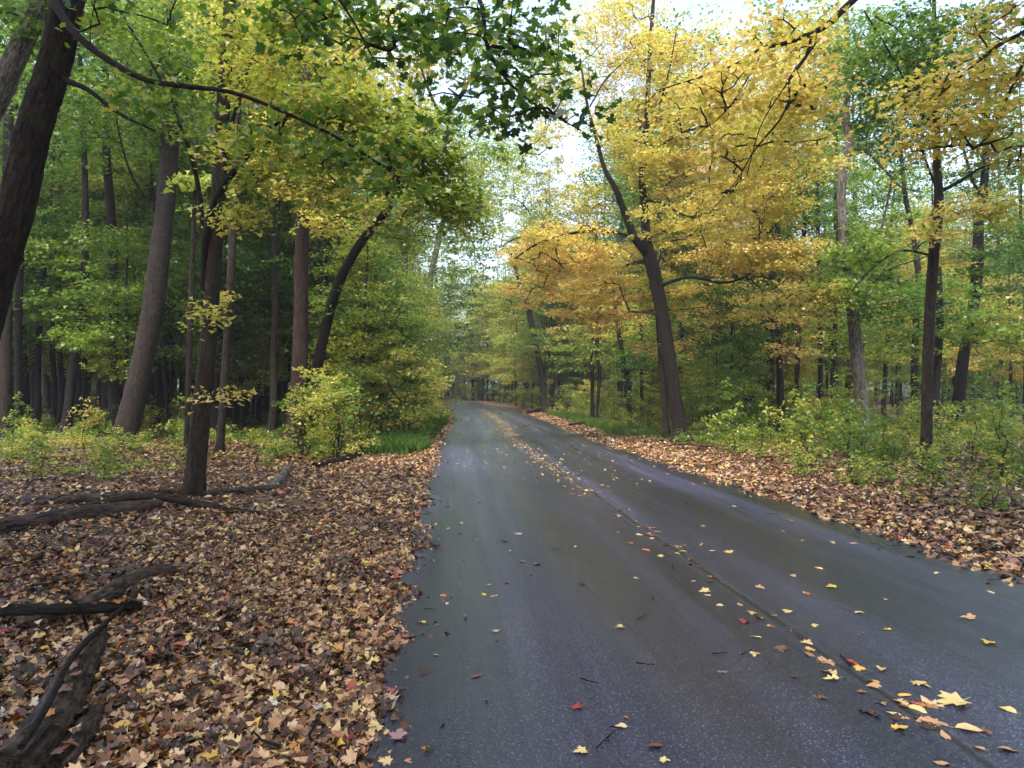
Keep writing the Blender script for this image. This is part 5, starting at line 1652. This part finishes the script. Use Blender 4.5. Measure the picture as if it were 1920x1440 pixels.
grass('verge_grass', 'bright green grass strip on the left verge before the road bend', 15000, strip(-3.15, -4.3, 18.5, 46), .33, 501, .27)
grass('verge_grass', 'loose green grass on the right verge in the distance', 8000, strip(4.0, 5.6, 26, 50), .28, 502, .34)


def floor_cover(name, label, n, xlo, xhi, ylo, yhi, test, seed, tint, hmax=.5, leaf=.11):
    rng = np.random.default_rng(seed)
    X, Y = [], []
    g = 0
    while g < n:
        y = rng.uniform(ylo, yhi, 40000)
        x = rng.uniform(xlo, xhi, 40000)
        k = frustum(x, y, 3)
        x, y = x[k], y[k]
        u = road_u(x, y)
        dd = np.clip(vnoise(x, y, 1.1) * .8 + .45 + .3 * vnoise(y, x, 3.3), 0, 1)
        k = test(u, x, y) & (rng.random(len(x)) < dd)
        X.append(x[k]); Y.append(y[k])
        g += k.sum()
    X = np.concatenate(X)[:n]; Y = np.concatenate(Y)[:n]
    hh = hmax * np.clip(.55 + .6 * vnoise(X, Y, .9), .15, 1.2)
    tier = np.floor(rng.uniform(0, 3, n)) / 3 + rng.uniform(0, .15, n)
    Z = gz(X, Y) + .05 + hh * tier
    N = np.column_stack([rng.normal(0, .35, n), rng.normal(0, .35, n), np.ones(n)])
    T = np.clip(tint + .13 * vnoise(X, Y, 1.6) + rng.normal(0, .06, n), 0, 1)
    V = leaf_verts(np.column_stack([X, Y, Z]), N, leaf * rng.uniform(.6, 1.25, n), STAR, rng, 1.0)
    tag(link(name, mesh_poly(name, V, k=len(STAR), face_attr=T), FOL), label, 'ground cover', kind='stuff')


def far_wood():
    rng = np.random.default_rng(600)
    n = 90000
    a = rng.uniform(-1.0, 1.0, n)
    R = rng.uniform(128, 158, n)
    x = np.sin(a) * R * 1.05 - 6
    y = np.cos(a) * R
    h = 15 + 4 * np.sin(a * 23) + 3 * np.sin(a * 51 + 1) + 2 * np.sin(a * 97)
    z = gz(x, y) + h * rng.random(n) ** 1.15
    keep = np.abs(road_u(x, y)) > 4.5
    clump = np.sin(x * .7 + z * .9) * np.sin(y * .6 - z * .7) + rng.normal(0, .5, n) > -.35
    keep &= clump
    x, y, z = x[keep], y[keep], z[keep]
    n = len(x)
    T = np.clip(.42 + .10 * np.sin(x * .23) * np.sin(z * .35) + .06 * np.sin(y * .4) + rng.normal(0, .06, n), 0, 1)
    N = np.column_stack([rng.normal(0, .5, n), rng.normal(0, .5, n), np.ones(n)])
    V = leaf_verts(np.column_stack([x, y, z]), N, rng.uniform(.45, .95, n), STAR, rng, 1.0)
    tag(link('far_wood', mesh_poly('far_wood', V, k=len(STAR), face_attr=T), FOL), 'far-off mass of green and yellow leaves closing the wood', 'wood', kind='stuff')


far_wood()
floor_cover('ground_cover', 'yellow green seedling leaves carpeting the floor right of the road', 19000, 4, 45, 8, 55, lambda u, x, y: u > 4.9 + .4 * np.sin(y), 511, .47, .4)
floor_cover('ground_cover', 'yellow green seedling leaves over the floor of the left wood', 20000, -45, 0, 13, 55, lambda u, x, y: u < -4.6 - 3.2 * (y < 17), 512, .50, .27)

# ------------------------------------------------------------------ moist air that pales the far end of the road
HZ = (-430.0, 430.0, -125.0, 715.0, -1.2, 40.0)
V = [(x, y, z) for z in HZ[4:6] for y in HZ[2:4] for x in HZ[0:2]]
Q = [(0, 2, 3, 1), (4, 5, 7, 6), (0, 1, 5, 4), (2, 6, 7, 3), (0, 4, 6, 2), (1, 3, 7, 5)]
m = bpy.data.materials.new('haze')
m.use_nodes = True
nt = m.node_tree
nt.nodes.remove(nt.nodes['Principled BSDF'])
pv = nt.nodes.new('ShaderNodeVolumePrincipled')
pv.inputs['Color'].default_value = (.88, .93, 1.0, 1)
pv.inputs['Density'].default_value = .0008
pv.inputs['Anisotropy'].default_value = .2
nt.links.new(pv.outputs[0], nt.nodes['Material Output'].inputs['Volume'])
tag(link('haze', mesh_poly('haze', V, faces=np.array(Q)), m), 'thin pale moist air filling the wood', 'haze', kind='stuff')
